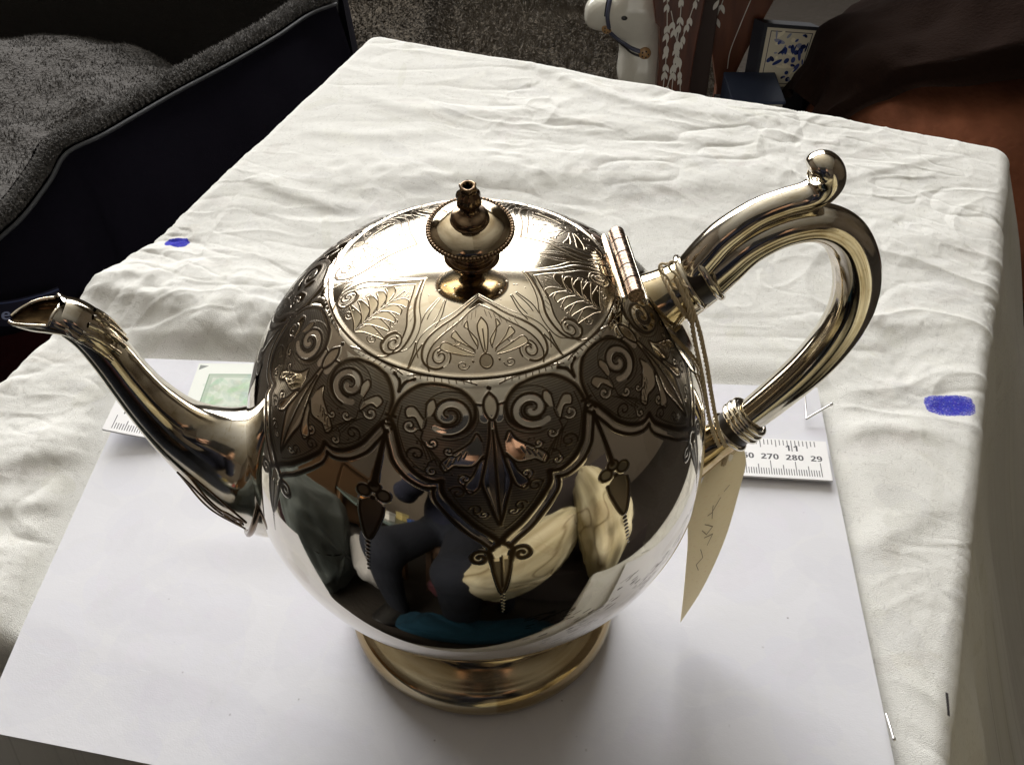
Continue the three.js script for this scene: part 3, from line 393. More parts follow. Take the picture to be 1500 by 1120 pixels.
{
  // body, from the opening under the lid down to the neck of the foot
  const P = []; for (let s = RIM; s <= 185; s += 0.7) { const q = atS(s); if (q[1] < EX.hm && q[0] < 0.030) break; P.push([q[0], q[1], s]); }
  const rim0 = atS(RIM);
  const lip = [[rim0[0] - 0.0012, rim0[1] - 0.004, 39], [rim0[0] - 0.0008, rim0[1] + 0.0002, 39.2], [rim0[0] - 0.0003, rim0[1] + 0.00025, 39.5], [rim0[0] + 0.0006, rim0[1] - 0.0002, 40.6], [rim0[0] + 0.0012, rim0[1] - 0.0006, 41.2]];
  const BP = [...lip, ...P.filter((p) => p[2] > 41.6)];
  const dent = (a, y) => 0.00022 * noise(Math.cos(a) * 2.3 + 5, Math.sin(a) * 2.3, y * 34);
  mesh('body', lathe(BP, 220, 0, (u, p) => [u, 1 - (p[2] - 38) / 144], dent), bodyM, tp);
  mesh('foot', lathe([[0.0300, 0.0262], [0.0325, 0.0215], [0.0335, 0.0188], [0.0345, 0.0168], [0.0362, 0.0142], [0.0391, 0.0122], [0.0414, 0.0110], [0.0434, 0.0100], [0.0449, 0.0086], [0.0459, 0.0068], [0.0464, 0.0048], [0.0463, 0.0030], [0.0457, 0.0014], [0.0447, 0.0004], [0.0433, 0.0]], 160, 110), footM, tp);
  // lid
  const LP = []; for (let s = 0.02; s <= RIM - 1.3; s += 0.6) LP.push(atS(s)); const e = atS(RIM - 1.2); LP.push([e[0], e[1] + 0.0003], [e[0] + 0.0004, e[1] + 0.0001], [e[0] + 0.0006, e[1] - 0.0006], [e[0] + 0.0004, e[1] - 0.003]);
  const lid = mesh('lid', lathe(LP, 180, 0, (u, p) => { const a = u * 2 * Math.PI; return [0.5 + p[0] * Math.sin(a) / 0.082, 0.5 - p[0] * Math.cos(a) / 0.082]; }, (a, y) => 0), lidM, tp);
  // finial on the lid
  const y0 = EX.hm + EX.bt, ydisc = 0.1647, lean = (g) => { g.translate(0, -y0, 0); g.rotateX(0.17); g.rotateZ(0.03); g.translate(0, y0, 0); return g; };
  mesh('finial_stem', lean(lathe([[0.0074, y0 - 0.0014], [0.0073, y0 + 0.0006], [0.0068, y0 + 0.0014], [0.0058, y0 + 0.0019], [0.0056, y0 + 0.0028], [0.0045, y0 + 0.0036], [0.0036, y0 + 0.0050], [0.0034, y0 + 0.0068], [0.0036, y0 + 0.0082], [0.0040, y0 + 0.0092]].reverse(), 60, 40)), darkM, lid);
  mesh('finial_disc', lean(lathe([[0.0040, ydisc + 0.0024], [0.0062, ydisc + 0.0021], [0.0084, ydisc + 0.0013], [0.0098, ydisc + 0.0003], [0.0105, ydisc - 0.0008], [0.0102, ydisc - 0.0017], [0.0080, ydisc - 0.0021], [0.0040, ydisc - 0.0024]], 72, 40)), silver({ map: wear([210, 198, 174], [150, 134, 108], 6), roughnessMap: smear }), lid);
  const beads = []; for (let i = 0; i < 72; i++) { const a = i / 72 * 2 * Math.PI, g = new THREE.SphereGeometry(0.00068, 8, 6); g.translate(0.0108 * Math.sin(a), ydisc - 0.0010, 0.0108 * Math.cos(a)); beads.push(g); }
  mesh('beaded_rim', lean(mergeGeometries(beads)), darkM, lid);
  mesh('finial_tip', lean(lathe([[0.0009, 0.1770], [0.0012, 0.1782], [0.0019, 0.1783], [0.0022, 0.1776], [0.0019, 0.1768], [0.0021, 0.1762], [0.0029, 0.1752], [0.0032, 0.1740], [0.0030, 0.1728], [0.0022, 0.1717], [0.0020, 0.1706], [0.0026, 0.1697], [0.0042, 0.1689], [0.0048, 0.1681], [0.0046, 0.1674], [0.0052, 0.1668], [0.0050, 0.1662]], 48, 80, null, (a, y) => (y > 0.1722 && y < 0.1782 ? 0.00028 * Math.cos(a * 6) : 0))), darkM, lid);
  // hinge
  const roughKn = dataTex(64, 64, (i, j) => 255 * (0.26 + 0.2 * fbm(i / 7, j / 7, 2, 3)));
  const hinge = new THREE.Group(); hinge.name = 'hinge'; tp.add(hinge); const hx = 0.0400, hy = 0.1492, z0 = -0.0108, L = 0.0278;
  for (let i = 0; i < 5; i++) { const g = new THREE.CapsuleGeometry(0.0021, L / 5 - 0.0008, 6, 20); g.rotateX(Math.PI / 2); const c = new THREE.CylinderGeometry(0.00225, 0.00225, L / 5 - 0.0005, 24); c.rotateX(Math.PI / 2); c.translate(hx + 0.0006, hy + 0.0006, z0 + L * (i + 0.5) / 5); mesh('knuckle', c, silver({ map: wear(i % 2 ? [200, 186, 168] : [186, 160, 142], [110, 92, 80], 12 + i), roughnessMap: roughKn }), hinge); }
  for (const [dx, dy, wd] of [[-0.0027, -0.0004, 0.0013], [0.0034, -0.0016, 0.0012]]) { const g = new RoundedBoxGeometry(wd, 0.0020, L + 0.0006, 3, 0.0006); g.translate(hx + dx, hy + dy, z0 + L / 2); mesh('hinge_leaf', g, plainM, hinge); }
}
{ // spout
  const st = [[-0.0500, 0.0830, 0.0280, 0.0230], [-0.0600, 0.0830, 0.0262, 0.0215], [-0.0655, 0.0838, 0.0248, 0.0205], [-0.0722, 0.0860, 0.0194, 0.0160], [-0.0792, 0.0920, 0.0134, 0.0119], [-0.0862, 0.1005, 0.0094, 0.0089], [-0.0915, 0.1108, 0.0073, 0.0073], [-0.0951, 0.1206, 0.0063, 0.0064], [-0.0980, 0.1302, 0.0058, 0.0060], [-0.1010, 0.1384, 0.0055, 0.0059], [-0.1042, 0.1430, 0.0051, 0.0057], [-0.1068, 0.1450, 0.0043, 0.0049]];
  const facets = (ph, v) => 1 + 0.028 * Math.cos(ph * 6 + 0.4) * sstep(0.3, 0.55, v);
  const sp = mesh('spout', sweep(st, 120, 72, facets, false), plainM, tp);
  // seam where the spout meets the body, and the trough-shaped lip
  const ringAt = (i, k, r, n) => { const a = st[i], b = st[i + 1], l = Math.hypot(b[0] - a[0], b[1] - a[1]), t = [(b[0] - a[0]) / l, (b[1] - a[1]) / l], p = []; for (let q = 0; q < 40; q++) { const ph = q / 40 * 2 * Math.PI; p.push(new THREE.Vector3(a[0] - t[1] * a[2] * k * Math.cos(ph), a[1] + t[0] * a[2] * k * Math.cos(ph), a[3] * k * Math.sin(ph))); } return new THREE.TubeGeometry(new THREE.CatmullRomCurve3(p, true), 120, r, 8, true); };
  mesh('seam', ringAt(2, 0.998, 0.0010), darkM, sp);
  // lip: open half shell with thickness, flaring forward
  const lipSt = [[-0.1032, 0.1421, 0.0055, 0.0061], [-0.1066, 0.1446, 0.0053, 0.0063], [-0.1102, 0.1455, 0.0049, 0.0061], [-0.1142, 0.1454, 0.0039, 0.0051], [-0.1178, 0.1447, 0.0022, 0.0030], [-0.1194, 0.1443, 0.0009, 0.0012]];
  const S = spline(lipSt, 40);
  const shell = (k) => (u, v) => { const [x, y, a, b] = S[Math.round(v * 40)], cutA = 0.5 * Math.PI * sstep(0.0, 0.35, v) , ph = Math.PI + (u - 0.5) * 2 * (Math.PI - cutA * 0.96); return [x - 0.25 * a * k * Math.cos(ph), y + a * k * Math.cos(ph), b * k * Math.sin(ph)]; };
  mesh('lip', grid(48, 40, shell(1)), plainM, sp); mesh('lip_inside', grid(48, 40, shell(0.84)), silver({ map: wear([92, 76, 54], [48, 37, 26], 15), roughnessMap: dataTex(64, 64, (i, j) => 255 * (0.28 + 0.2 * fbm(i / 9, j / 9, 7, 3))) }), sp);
  const edge = []; for (const e of [0, 1]) edge.push(tube(Array.from({ length: 36 }, (_, i) => { const v = (i + 5) / 40, p = shell(0.92)(e, v); return p; }), 0.00055, 60, 8));
  mesh('lip_edge', mergeGeometries(edge), plainM, sp);
  const cr = []; for (const [i, k] of [[9, 1.06]]) { const p = []; for (let q = 0; q < 30; q++) { const ph = q / 30 * 2 * Math.PI; p.push(new THREE.Vector3(-0.1027 - 0.8 * 0.0058 * Math.cos(ph) * 0.9, 0.1418 + 0.0060 * Math.cos(ph) * 0.75, 0.0062 * Math.sin(ph))); } cr.push(new THREE.TubeGeometry(new THREE.CatmullRomCurve3(p, true), 60, 0.0008, 8, true)); }
  mesh('lip_collar', mergeGeometries(cr), plainM, sp);
  // three reeded leaves behind the lip
  for (const z of [1.5, 1.95, 2.4, 2.85, 3.3]) { const p = []; for (let i = 0; i <= 10; i++) { const f = spline(st, 120)[Math.round(104 - i * 1.5)], g = spline(st, 120)[Math.round(104 - i * 1.5) - 1], l = Math.hypot(f[0] - g[0], f[1] - g[1]), t = [(f[0] - g[0]) / l, (f[1] - g[1]) / l], ph = z + 0.05 * i; p.push([f[0] - t[1] * f[2] * Math.cos(ph), f[1] + t[0] * f[2] * Math.cos(ph), f[3] * Math.sin(ph)]); } const g = tube(p, 0.0008, 24, 8); mesh('reed', g, plainM, sp); }
  // engraved leaf on the root
  const C = (pts, r) => tube(pts, r, 40, 6), cuts = [];
  const on = (v, ph) => { const i = Math.round(v * 120), SS = spline(st, 120), f = SS[i], g = SS[Math.max(0, i - 1)], h = SS[Math.min(120, i + 1)], l = Math.hypot(h[0] - g[0], h[1] - g[1]), t = [(h[0] - g[0]) / l, (h[1] - g[1]) / l], k = facets(ph, v); return [f[0] - t[1] * f[2] * Math.cos(ph) * k, f[1] + t[0] * f[2] * Math.cos(ph) * k, f[3] * Math.sin(ph) * k]; };
  for (const ph0 of [0.85, 1.2]) for (const s of [-1, 1]) cuts.push(C(Array.from({ length: 12 }, (_, i) => { const t = i / 11; return on(0.22 + 0.18 * t, ph0 + s * 0.15 * Math.sin(Math.PI * t) * (1 - 0.3 * t)); }), 0.00034));
  cuts.push(C(Array.from({ length: 18 }, (_, i) => { const t = i / 17; return on(0.25 + 0.03 * Math.cos(t * 9) * (1 - t * 0.6), 1.02 + 0.12 * Math.sin(t * 9) * (1 - t * 0.6)); }), 0.00034));
  mesh('engraving', mergeGeometries(cuts), darkM, sp);
}
{ // handle
  const h = new THREE.Group(); h.name = 'handle'; tp.add(h);
  const mm = (a) => a.map((q) => q.map((v) => v / 1000));
  const grip = mm([[58.5, 133.6, 6.20, 6.39], [63.9, 138.6, 6.02, 6.20], [68.8, 144.2, 5.64, 6.02], [75.2, 151.0, 5.08, 5.83], [83.9, 155.6, 4.89, 5.83], [93.3, 156.3, 5.26, 6.02], [101.7, 150.8, 6.02, 6.20], [107.6, 139.0, 6.58, 6.39], [109.0, 126.5, 6.58, 6.39], [106.6, 115.1, 6.30, 6.20], [100.9, 103.4, 5.92, 5.83], [93.2, 92.8, 5.45, 5.45], [86.4, 84.6, 5.08, 5.08], [82.5, 80.0, 4.98, 4.98]]);
  const fl = (ph) => 1 + 0.05 * Math.abs(Math.cos(ph * 3)) - 0.02 + 0.035 * Math.exp(-((Math.sin(ph) - 0.55) ** 2) / 0.01);
  mesh('grip', sweep(grip, 160, 72, fl), plainM, h);
  const thumb = mm([[59.8, 143.2, 4.6, 5.6], [63.6, 149.2, 4.4, 5.4], [67.6, 154.4, 4.1, 5.0], [75.0, 160.4, 3.6, 4.5], [82.4, 163.4, 3.5, 4.3], [88.0, 164.8, 3.7, 4.5], [91.2, 166.8, 4.3, 5.0], [92.4, 170.0, 4.9, 5.4], [91.0, 173.0, 4.7, 5.3], [88.8, 173.8, 3.6, 4.4], [87.2, 173.2, 2.0, 2.8]]);
  mesh('thumbpiece', sweep(thumb, 120, 48), plainM, h);
  const dir = (a, b) => { const l = Math.hypot(b[0] - a[0], b[1] - a[1]); return [(b[0] - a[0]) / l, (b[1] - a[1]) / l]; };
  const ring = (c, t, r, k) => { const p = []; for (let i = 0; i < 32; i++) { const a = i / 32 * 2 * Math.PI; p.push(new THREE.Vector3(c[0] - t[1] * r * Math.cos(a), c[1] + t[0] * r * Math.cos(a), r * Math.sin(a))); } return new THREE.TubeGeometry(new THREE.CatmullRomCurve3(p, true), 80, k, 10, true); };
  // collars
  const uc = new THREE.Group(); uc.name = 'collar'; h.add(uc); const tu = dir([0.0564, 0.1354], [0.0668, 0.1424]);
  for (const [d, r, k] of [[0, 0.0077, 0.0010], [0.0054, 0.0078, 0.0011]]) mesh('ring', ring([0.0600 + tu[0] * d, 0.1392 + tu[1] * d, 0], tu, r, k), plainM, uc);
  const ub = sweep([[0.0598, 0.1390, 0.0076, 0.0076], [0.0650, 0.1425, 0.0076, 0.0076]], 4, 48); mesh('band', ub, std(lin(0.03, 0.024, 0.02), 0.35, { metalness: 0.2 }), uc);
  const lc = new THREE.Group(); lc.name = 'collar'; h.add(lc); const tl = dir([0.0803, 0.0777], [0.0878, 0.0863]);
  for (const [d, r, k] of [[-0.0006, 0.0064, 0.0010], [0.0040, 0.0068, 0.0010], [0.0058, 0.0068, 0.0010], [0.0076, 0.0066, 0.0009]]) mesh('ring', ring([0.0803 + tl[0] * d, 0.0777 + tl[1] * d, 0], tl, r, k), plainM, lc);
  mesh('band', sweep([[0.0799, 0.0772, 0.0063, 0.0063], [0.0855, 0.0838, 0.0063, 0.0063]], 4, 48), std(lin(0.03, 0.024, 0.02), 0.35, { metalness: 0.2 }), lc);
  // sockets
  mesh('socket', sweep(mm([[40, 120, 20, 17], [45.5, 127.0, 15.6, 13.5], [49.5, 130.8, 11.6, 10.4], [53.5, 134.2, 8.8, 8.6], [57, 136.8, 7.6, 7.8], [61, 139.4, 7.4, 7.6]]), 50, 60), silver({ map: wear([220, 209, 184], [186, 168, 132], 9), roughnessMap: smear }), h);
  mesh('socket', sweep(mm([[60, 62, 11.5, 10.5], [66.0, 66.0, 9.0, 8.4], [71.0, 69.6, 7.2, 7.0], [75.5, 73.2, 6.0, 6.0], [79, 76.4, 5.8, 5.8], [81, 78.6, 5.8, 5.8]]), 50, 60), goldM, h);
  // pointed leaf plates where the sockets spread over the body
  const leaf = (dir2) => { const pts = []; const n = 24, w = 16; const c = (S, wd, az) => { const [r, y] = atS(S); return [(r + 0.0008) * Math.sin(az), y, (r + 0.0008) * Math.cos(az)]; }; return grid(w, n, (u, v) => { const S = 50 + 36 * v, half = 0.30 * Math.pow(Math.sin(Math.PI * clamp(v * 0.92 + 0.08, 0, 1)), 0.7) + 0.004; const [r, y] = atS(S), a = Math.PI / 2 + (u - 0.5) * 2 * half, k = r + 0.0005 + 0.0012 * (1 - (2 * u - 1) ** 2) + 0.0006 * Math.sin(u * 25) * 0.3; return [k * Math.sin(a), y, k * Math.cos(a)]; }); };
  mesh('leaf_plate', leaf(1), plainM, h);
}

/* ---------- the paper tag and its string ---------- */
{
  const toT = (p) => { const [r, y, z] = p.map((v) => v / 1000), c = Math.cos(TP.turn), s = Math.sin(TP.turn); return [TP.x + r * c + z * s, H + y, TP.z - r * s + z * c]; };
  const Rt = spline([[84.5, 73, 0], [86.6, 66, 2], [85.2, 56.5, 5], [81.6, 36.5, 10], [74.8, 18.9, 16], [67.3, 6, 20.5]], 30), Lt = spline([[78.6, 74.5, -0.5], [75.4, 67.4, 1.6], [68.5, 50.3, 8], [67.9, 36.9, 13], [67.4, 19, 18], [67.1, 5.4, 20.6]], 30);
  const [c, x] = canvas(256, 768, '#eee6d0'), r = rng(9);
  for (let i = 0; i < 600; i++) { x.fillStyle = `rgba(${150 + 80 * r() | 0},${125 + 70 * r() | 0},${80 + 60 * r() | 0},0.08)`; x.fillRect(r() * 256, r() * 768, 3 + 20 * r(), 1 + 3 * r()); }
  x.strokeStyle = '#7a6e60'; x.lineWidth = 2.6; x.lineCap = 'round'; x.beginPath(); for (const l of [[[150, 300], [120, 345], [100, 350]], [[118, 318], [128, 368]], [[92, 380], [140, 398], [110, 420], [80, 400]], [[100, 430], [150, 425], [130, 460]], [[90, 470], [120, 500], [80, 520], [110, 540]], [[160, 280], [180, 262]]]) l.forEach((p, i) => (i ? x.lineTo(...p) : x.moveTo(...p))); x.stroke();
  x.fillStyle = '#f4f1ea'; x.beginPath(); x.ellipse(120, 120, 17, 24, 0.2, 0, 7); x.fill(); x.strokeStyle = '#b59c70'; x.lineWidth = 3; x.beginPath(); x.ellipse(122, 40, 46, 60, 0, 0.2, 3); x.stroke();
  const t = thing('paper_tag', 'buff paper tag with pencilled scribble hanging on twine from the teapot handle', 'tag');
  const f = (off) => (u, v) => { const i = Math.round(v * 30), a = Lt[i], b = Rt[i]; const p = toT([a[0] + (b[0] - a[0]) * u, a[1] + (b[1] - a[1]) * u + 0, a[2] + (b[2] - a[2]) * u + off + 1.4 * Math.sin(Math.PI * u) * (1 - v)]); return p; };
  mesh('card', mergeGeometries([grid(10, 30, f(0), false, (u, v) => [u, 1 - v]), grid(10, 30, f(-0.35), false, (u, v) => [u, 1 - v])]), new THREE.MeshPhysicalMaterial({ map: tex(c, true), roughness: 0.9, transmission: 0.32, thickness: 0, side: THREE.DoubleSide }), t);
  const sm2 = std(lin(0.60, 0.50, 0.34), 0.95), gs = [];
  const twist = (pts, ph) => { const cv = new THREE.CatmullRomCurve3(pts.map((p) => new THREE.Vector3(...toT(p)))), n = 150, L = cv.getLength(), q = []; const fr = cv.computeFrenetFrames(n, false); for (let i = 0; i <= n; i++) { const p = cv.getPointAt(i / n), a = ph + L * i / n / 0.0028 * Math.PI * 2 * 0.5; q.push(p.add(fr.normals[i].clone().multiplyScalar(0.00036 * Math.cos(a))).add(fr.binormals[i].clone().multiplyScalar(0.00036 * Math.sin(a)))); } return new THREE.TubeGeometry(new THREE.CatmullRomCurve3(q), 300, 0.00034, 6, false); };
  const loop = (d, r0) => Array.from({ length: 15 }, (_, i) => { const a = -0.6 + i / 14 * 5.6, tx = 0.83, ty = 0.56; return [57.2 + tx * d - ty * r0 * Math.cos(a), 136.9 + ty * d + tx * r0 * Math.cos(a), r0 * Math.sin(a)]; });
  for (const pts of [loop(-0.6, 8.9), [[53.6, 147, 6.5], [57.0, 140, 10.6], [59.5, 130, 11], [64.5, 112, 10], [69.4, 93, 8.6], [73.8, 81.0, 5.6], [78.2, 70.6, 3.6], [78.4, 66.5, 3.4]], [[55.4, 146, 7], [59.4, 136, 11], [64.0, 121, 10.4], [69.2, 101, 9], [73.6, 86, 7], [78.6, 73, 4.2], [78.8, 67, 3.4]]]) { gs.push(twist(pts, 0), twist(pts, 2.1), twist(pts, 4.2)); }
  for (const [a, b, d] of [[50.5, 147.5, 4], [52.5, 149.5, 6]]) gs.push(twist([[a + 4, b - 4, d + 3], [a + 1, b - 1, d + 1.5], [a - 0.5, b + 1.4, d - 1], [a + 2, b + 1, d - 3]], 0));
  mesh('string', mergeGeometries(gs), sm2, t);
}

/* ---------- pet bed on the left ---------- */
const Y = (y) => H + y;
{
  const t = thing('pet_bed', 'dark navy pet bed lined with shaggy grey fleece, left of the table', 'pet bed', [0, 0, 0]);
  const navy = matte(lin(0.0078, 0.0070, 0.0125), { bumpMap: dataTex(128, 128, (i, j) => 128 + 90 * (hash(i, j, 8) - 0.5), false, [14, 8]), bumpScale: 0.0006 });
  const fleece = std(lin(0.075, 0.070, 0.066), 1, { bumpMap: fluff, bumpScale: 0.006 });
  // rim line: back right corner, along the right side, front dip, then on round the back
  const rim = spline([[-0.165, -0.19, -1.10], [-0.200, -0.2, -1.176], [-0.227, -0.2, -1.149], [-0.256, -0.2, -1.094], [-0.295, -0.2, -1.032], [-0.337, -0.2, -0.972], [-0.384, -0.2, -0.897], [-0.412, -0.203, -0.868], [-0.425, -0.218, -0.842], [-0.452, -0.240, -0.805], [-0.50, -0.262, -0.79], [-0.60, -0.27, -0.80], [-0.75, -0.262, -0.84]].slice(1), 140);
  const base = [[-0.165, -0.45, -1.13], [-0.18, -0.45, -1.09], [-0.22, -0.45, -1.02], [-0.27, -0.45, -0.95], [-0.31, -0.45, -0.89], [-0.35, -0.45, -0.83], [-0.375, -0.45, -0.80], [-0.40, -0.45, -0.775], [-0.44, -0.45, -0.76], [-0.50, -0.45, -0.755], [-0.60, -0.45, -0.77], [-0.75, -0.45, -0.80]], bs = spline(base, 140);
  const wallG = grid(140, 16, (u, v) => { const a = rim[Math.round(u * 140)], b = bs[Math.round(u * 140)], k = v, bul = 0.012 * Math.sin(Math.PI * k); return [a[0] + (b[0] - a[0]) * k + bul, Y(a[1] - 0.006 + (b[1] - a[1] + 0.007) * k), a[2] + (b[2] - a[2]) * k + bul * 0.6 + 0.004 * noise(u * 20, k * 3, 3)]; });
  const inn = (u, k) => { const a = rim[Math.round(u * 140)]; return [a[0] - 0.028 - 0.03 * k, Y(a[1] - 0.004 - 0.20 * k), a[2] - 0.024 - 0.02 * k]; };
  const innerG = grid(140, 12, (u, v) => inn(u, v));
  mesh('side_wall', wallG, navy, t); mesh('lining', innerG, navy, t);
  // far side of the bed, from the back right corner towards the left
  const back = spline([[-0.198, -0.2, -1.178], [-0.21, -0.2, -1.25], [-0.28, -0.2, -1.33], [-0.42, -0.2, -1.40], [-0.6, -0.2, -1.46], [-0.85, -0.2, -1.5]], 60);
  mesh('back_wall', grid(60, 10, (u, v) => { const a = back[Math.round(u * 60)]; return [a[0] - 0.02 * v, Y(a[1] - 0.25 * v + 0.0), a[2] + 0.03 * v]; }), std(lin(0.014, 0.012, 0.011), 1, { bumpMap: fluff, bumpScale: 0.006 }), t);
  mesh('back_outside', grid(60, 10, (u, v) => { const a = back[Math.round(u * 60)]; return [a[0] + 0.006 + 0.028 * v * (1 - u), Y(a[1] + 0.002 - 0.251 * v), a[2] - 0.006 + 0.045 * v * Math.max(0, 1 - u * 8)]; }), navy, t);
  const trimPts = rim.filter((_, i) => i % 4 === 0).map((p) => [p[0] - 0.008, Y(p[1] + 0.001), p[2] - 0.007]);
  mesh('fleece_trim', tube(trimPts, 0.0080, 140, 14), fleece, t);
  mesh('piping', tube(rim.filter((_, i) => i % 4 === 0).map((p) => [p[0] + 0.003, Y(p[1] - 0.003), p[2] + 0.003]), 0.0021, 140, 8), std(lin(0.045, 0.048, 0.055), 0.6), t);
  // cushion
  const cush = (x, z) => { const q = Math.hypot((x + 0.65) / 0.335, (z + 1.05) / 0.43), d2 = Math.hypot((x + 0.47) / 0.05, (z + 1.10) / 0.04), d3 = Math.hypot((x + 0.60) / 0.14, (z + 0.88) / 0.07), d4 = Math.hypot((x + 0.60) / 0.09, (z + 1.12) / 0.07); return -0.44 + 0.155 * Math.sqrt(Math.max(0, 1 - q * q)) + 0.03 * Math.exp(-d2 * d2) + 0.045 * Math.exp(-d3 * d3) - 0.03 * Math.exp(-d4 * d4) + 0.016 * fbm(x * 16, z * 16, 3, 3) * (q < 1 ? 1 : 0); };
  const cg = grid(150, 150, (u, v) => { const x = -0.98 + 0.74 * u, z = -1.50 + 0.72 * v; return [x, Y(cush(x, z)), z]; });
  { // keep only the part inside the bed
    const p = cg.attributes.position, id = cg.index.array, keep = []; const inside = (x, z) => { let ok = true; for (let i = 0; i < rim.length - 1; i++) { const a = rim[i], b = rim[i + 1], s = (b[0] - a[0]) * (z - a[2]) - (b[2] - a[2]) * (x - a[0]); const k = ((x - a[0]) * (b[0] - a[0]) + (z - a[2]) * (b[2] - a[2])) / ((b[0] - a[0]) ** 2 + (b[2] - a[2]) ** 2 + 1e-12); if (k >= 0 && k <= 1 && s < 0.0004 * 0) ok = false; } return ok; };
    for (let i = 0; i < id.length; i += 3) { const x = p.getX(id[i]), z = p.getZ(id[i]); let m = 1e9, sg = 1; for (let k = 0; k < rim.length - 1; k++) { const a = rim[k], b = rim[k + 1], d = (x - a[0]) ** 2 + (z - a[2]) ** 2; if (d < m) { m = d; sg = (b[0] - a[0]) * (z - a[2]) - (b[2] - a[2]) * (x - a[0]); } } if (sg > 0 && Math.sqrt(m) > 0.02) keep.push(id[i], id[i + 1], id[i + 2]); }
    cg.setIndex(keep); cg.computeVertexNormals(); }
  mesh('cushion', cg, fleece, t);
  // fleece pile: many small locks
  const lock = new THREE.ConeGeometry(0.0012, 0.0056, 3, 1); lock.translate(0, 0.0016, 0); const rnd = rng(4), NF = 64000, im = new THREE.InstancedMesh(lock, std(lin(0.082, 0.077, 0.072), 1), NF); let n = 0; const M4 = new THREE.Matrix4(), q = new THREE.Quaternion(), e = new THREE.Euler();
  const put = (x, y, z, lean, dirA, s) => { e.set(lean * Math.cos(dirA) + 0.35 * (rnd() - 0.5), rnd() * 6, lean * Math.sin(dirA) + 0.35 * (rnd() - 0.5)); q.setFromEuler(e); M4.compose(new THREE.Vector3(x, y, z), q, new THREE.Vector3(s, s * (0.7 + 0.7 * rnd()), s)); im.setMatrixAt(n, M4); const k = 0.86 + 0.26 * rnd(); im.setColorAt(n, lin(k, k, k)); n++; };
  const P = cg.attributes.position, I = cg.index.array;
  for (let i = 0; i < 52000; i++) { const f = Math.floor(rnd() * I.length / 3) * 3, a = rnd(), b = rnd() * (1 - a), c2 = 1 - a - b, g = (k) => a * P['get' + k](I[f]) + b * P['get' + k](I[f + 1]) + c2 * P['get' + k](I[f + 2]); const x = g('X'), z = g('Z'); if (g('Y') > Y(-0.428)) put(x, g('Y') - 0.001, z, 0.8 + 0.7 * noise(x * 60, z * 60), 3 * noise(x * 9, z * 9, 5), 1); }
  while (n < NF) { const p = rim[Math.floor(rnd() * 141)], r2 = rnd(), a = rnd() * Math.PI; put(p[0] - 0.008 + 0.008 * Math.cos(a), Y(p[1] + 0.001) + 0.006 * Math.sin(a), p[2] - 0.007 + 0.008 * Math.cos(a) * 0.8 + 0.006 * (r2 - 0.5), 0.9, rnd() * 6, 1.0); }
  im.name = 'fleece_pile'; im.userData.kind = 'stuff'; im.castShadow = im.receiveShadow = true; t.add(im);
  // blue woven label with pale lettering on the front wall
  const [c, x] = canvas(256, 96, '#070b26'); x.strokeStyle = '#3a4468'; x.lineWidth = 5; x.beginPath(); x.moveTo(0, 8); x.lineTo(256, 8); x.stroke(); x.font = 'italic bold 54px sans-serif'; x.fillStyle = '#8d98bb'; x.textAlign = 'left'; x.fillText('ke', 8, 70);
  const onWall = (fi, k, off) => { const i0 = clamp(Math.floor(fi), 0, 139), f = fi - i0, L3 = (A) => A[i0].map((v, q) => v + (A[i0 + 1][q] - v) * f), a = L3(rim), b = L3(bs), bul = 0.012 * Math.sin(Math.PI * k); return [a[0] + (b[0] - a[0]) * k + bul + off * 0.4, Y(a[1] - 0.006 + (b[1] - a[1] + 0.007) * k), a[2] + (b[2] - a[2]) * k + bul * 0.6 + off]; };
  mesh('label', grid(20, 4, (u, v) => onWall(115 - 18 * u, 0.20 + 0.10 * u + 0.13 * v, 0.0085), false, (u, v) => [u, 1 - v]), std(0xffffff, 0.8, { map: tex(c, true) }), t);
  mesh('base_band', grid(50, 6, (u, v) => onWall(139 - 49 * u, 0.40 + 0.59 * v, 0.0075)), matte(lin(0.020, 0.0035, 0.0045), { bumpMap: fluff, bumpScale: 0.001 }), t);
}
single('rug', (() => { const g = grid(40, 30, (u, v) => [-0.95 + 0.72 * u, 0.006 + 0.004 * noise(u * 9, v * 9), -0.72 + 0.5 * v]); return g; })(), std(lin(0.022, 0.005, 0.007), 1, { bumpMap: fluff, bumpScale: 0.003 }), 'dark red rug on the floor below the pet bed', 'rug');

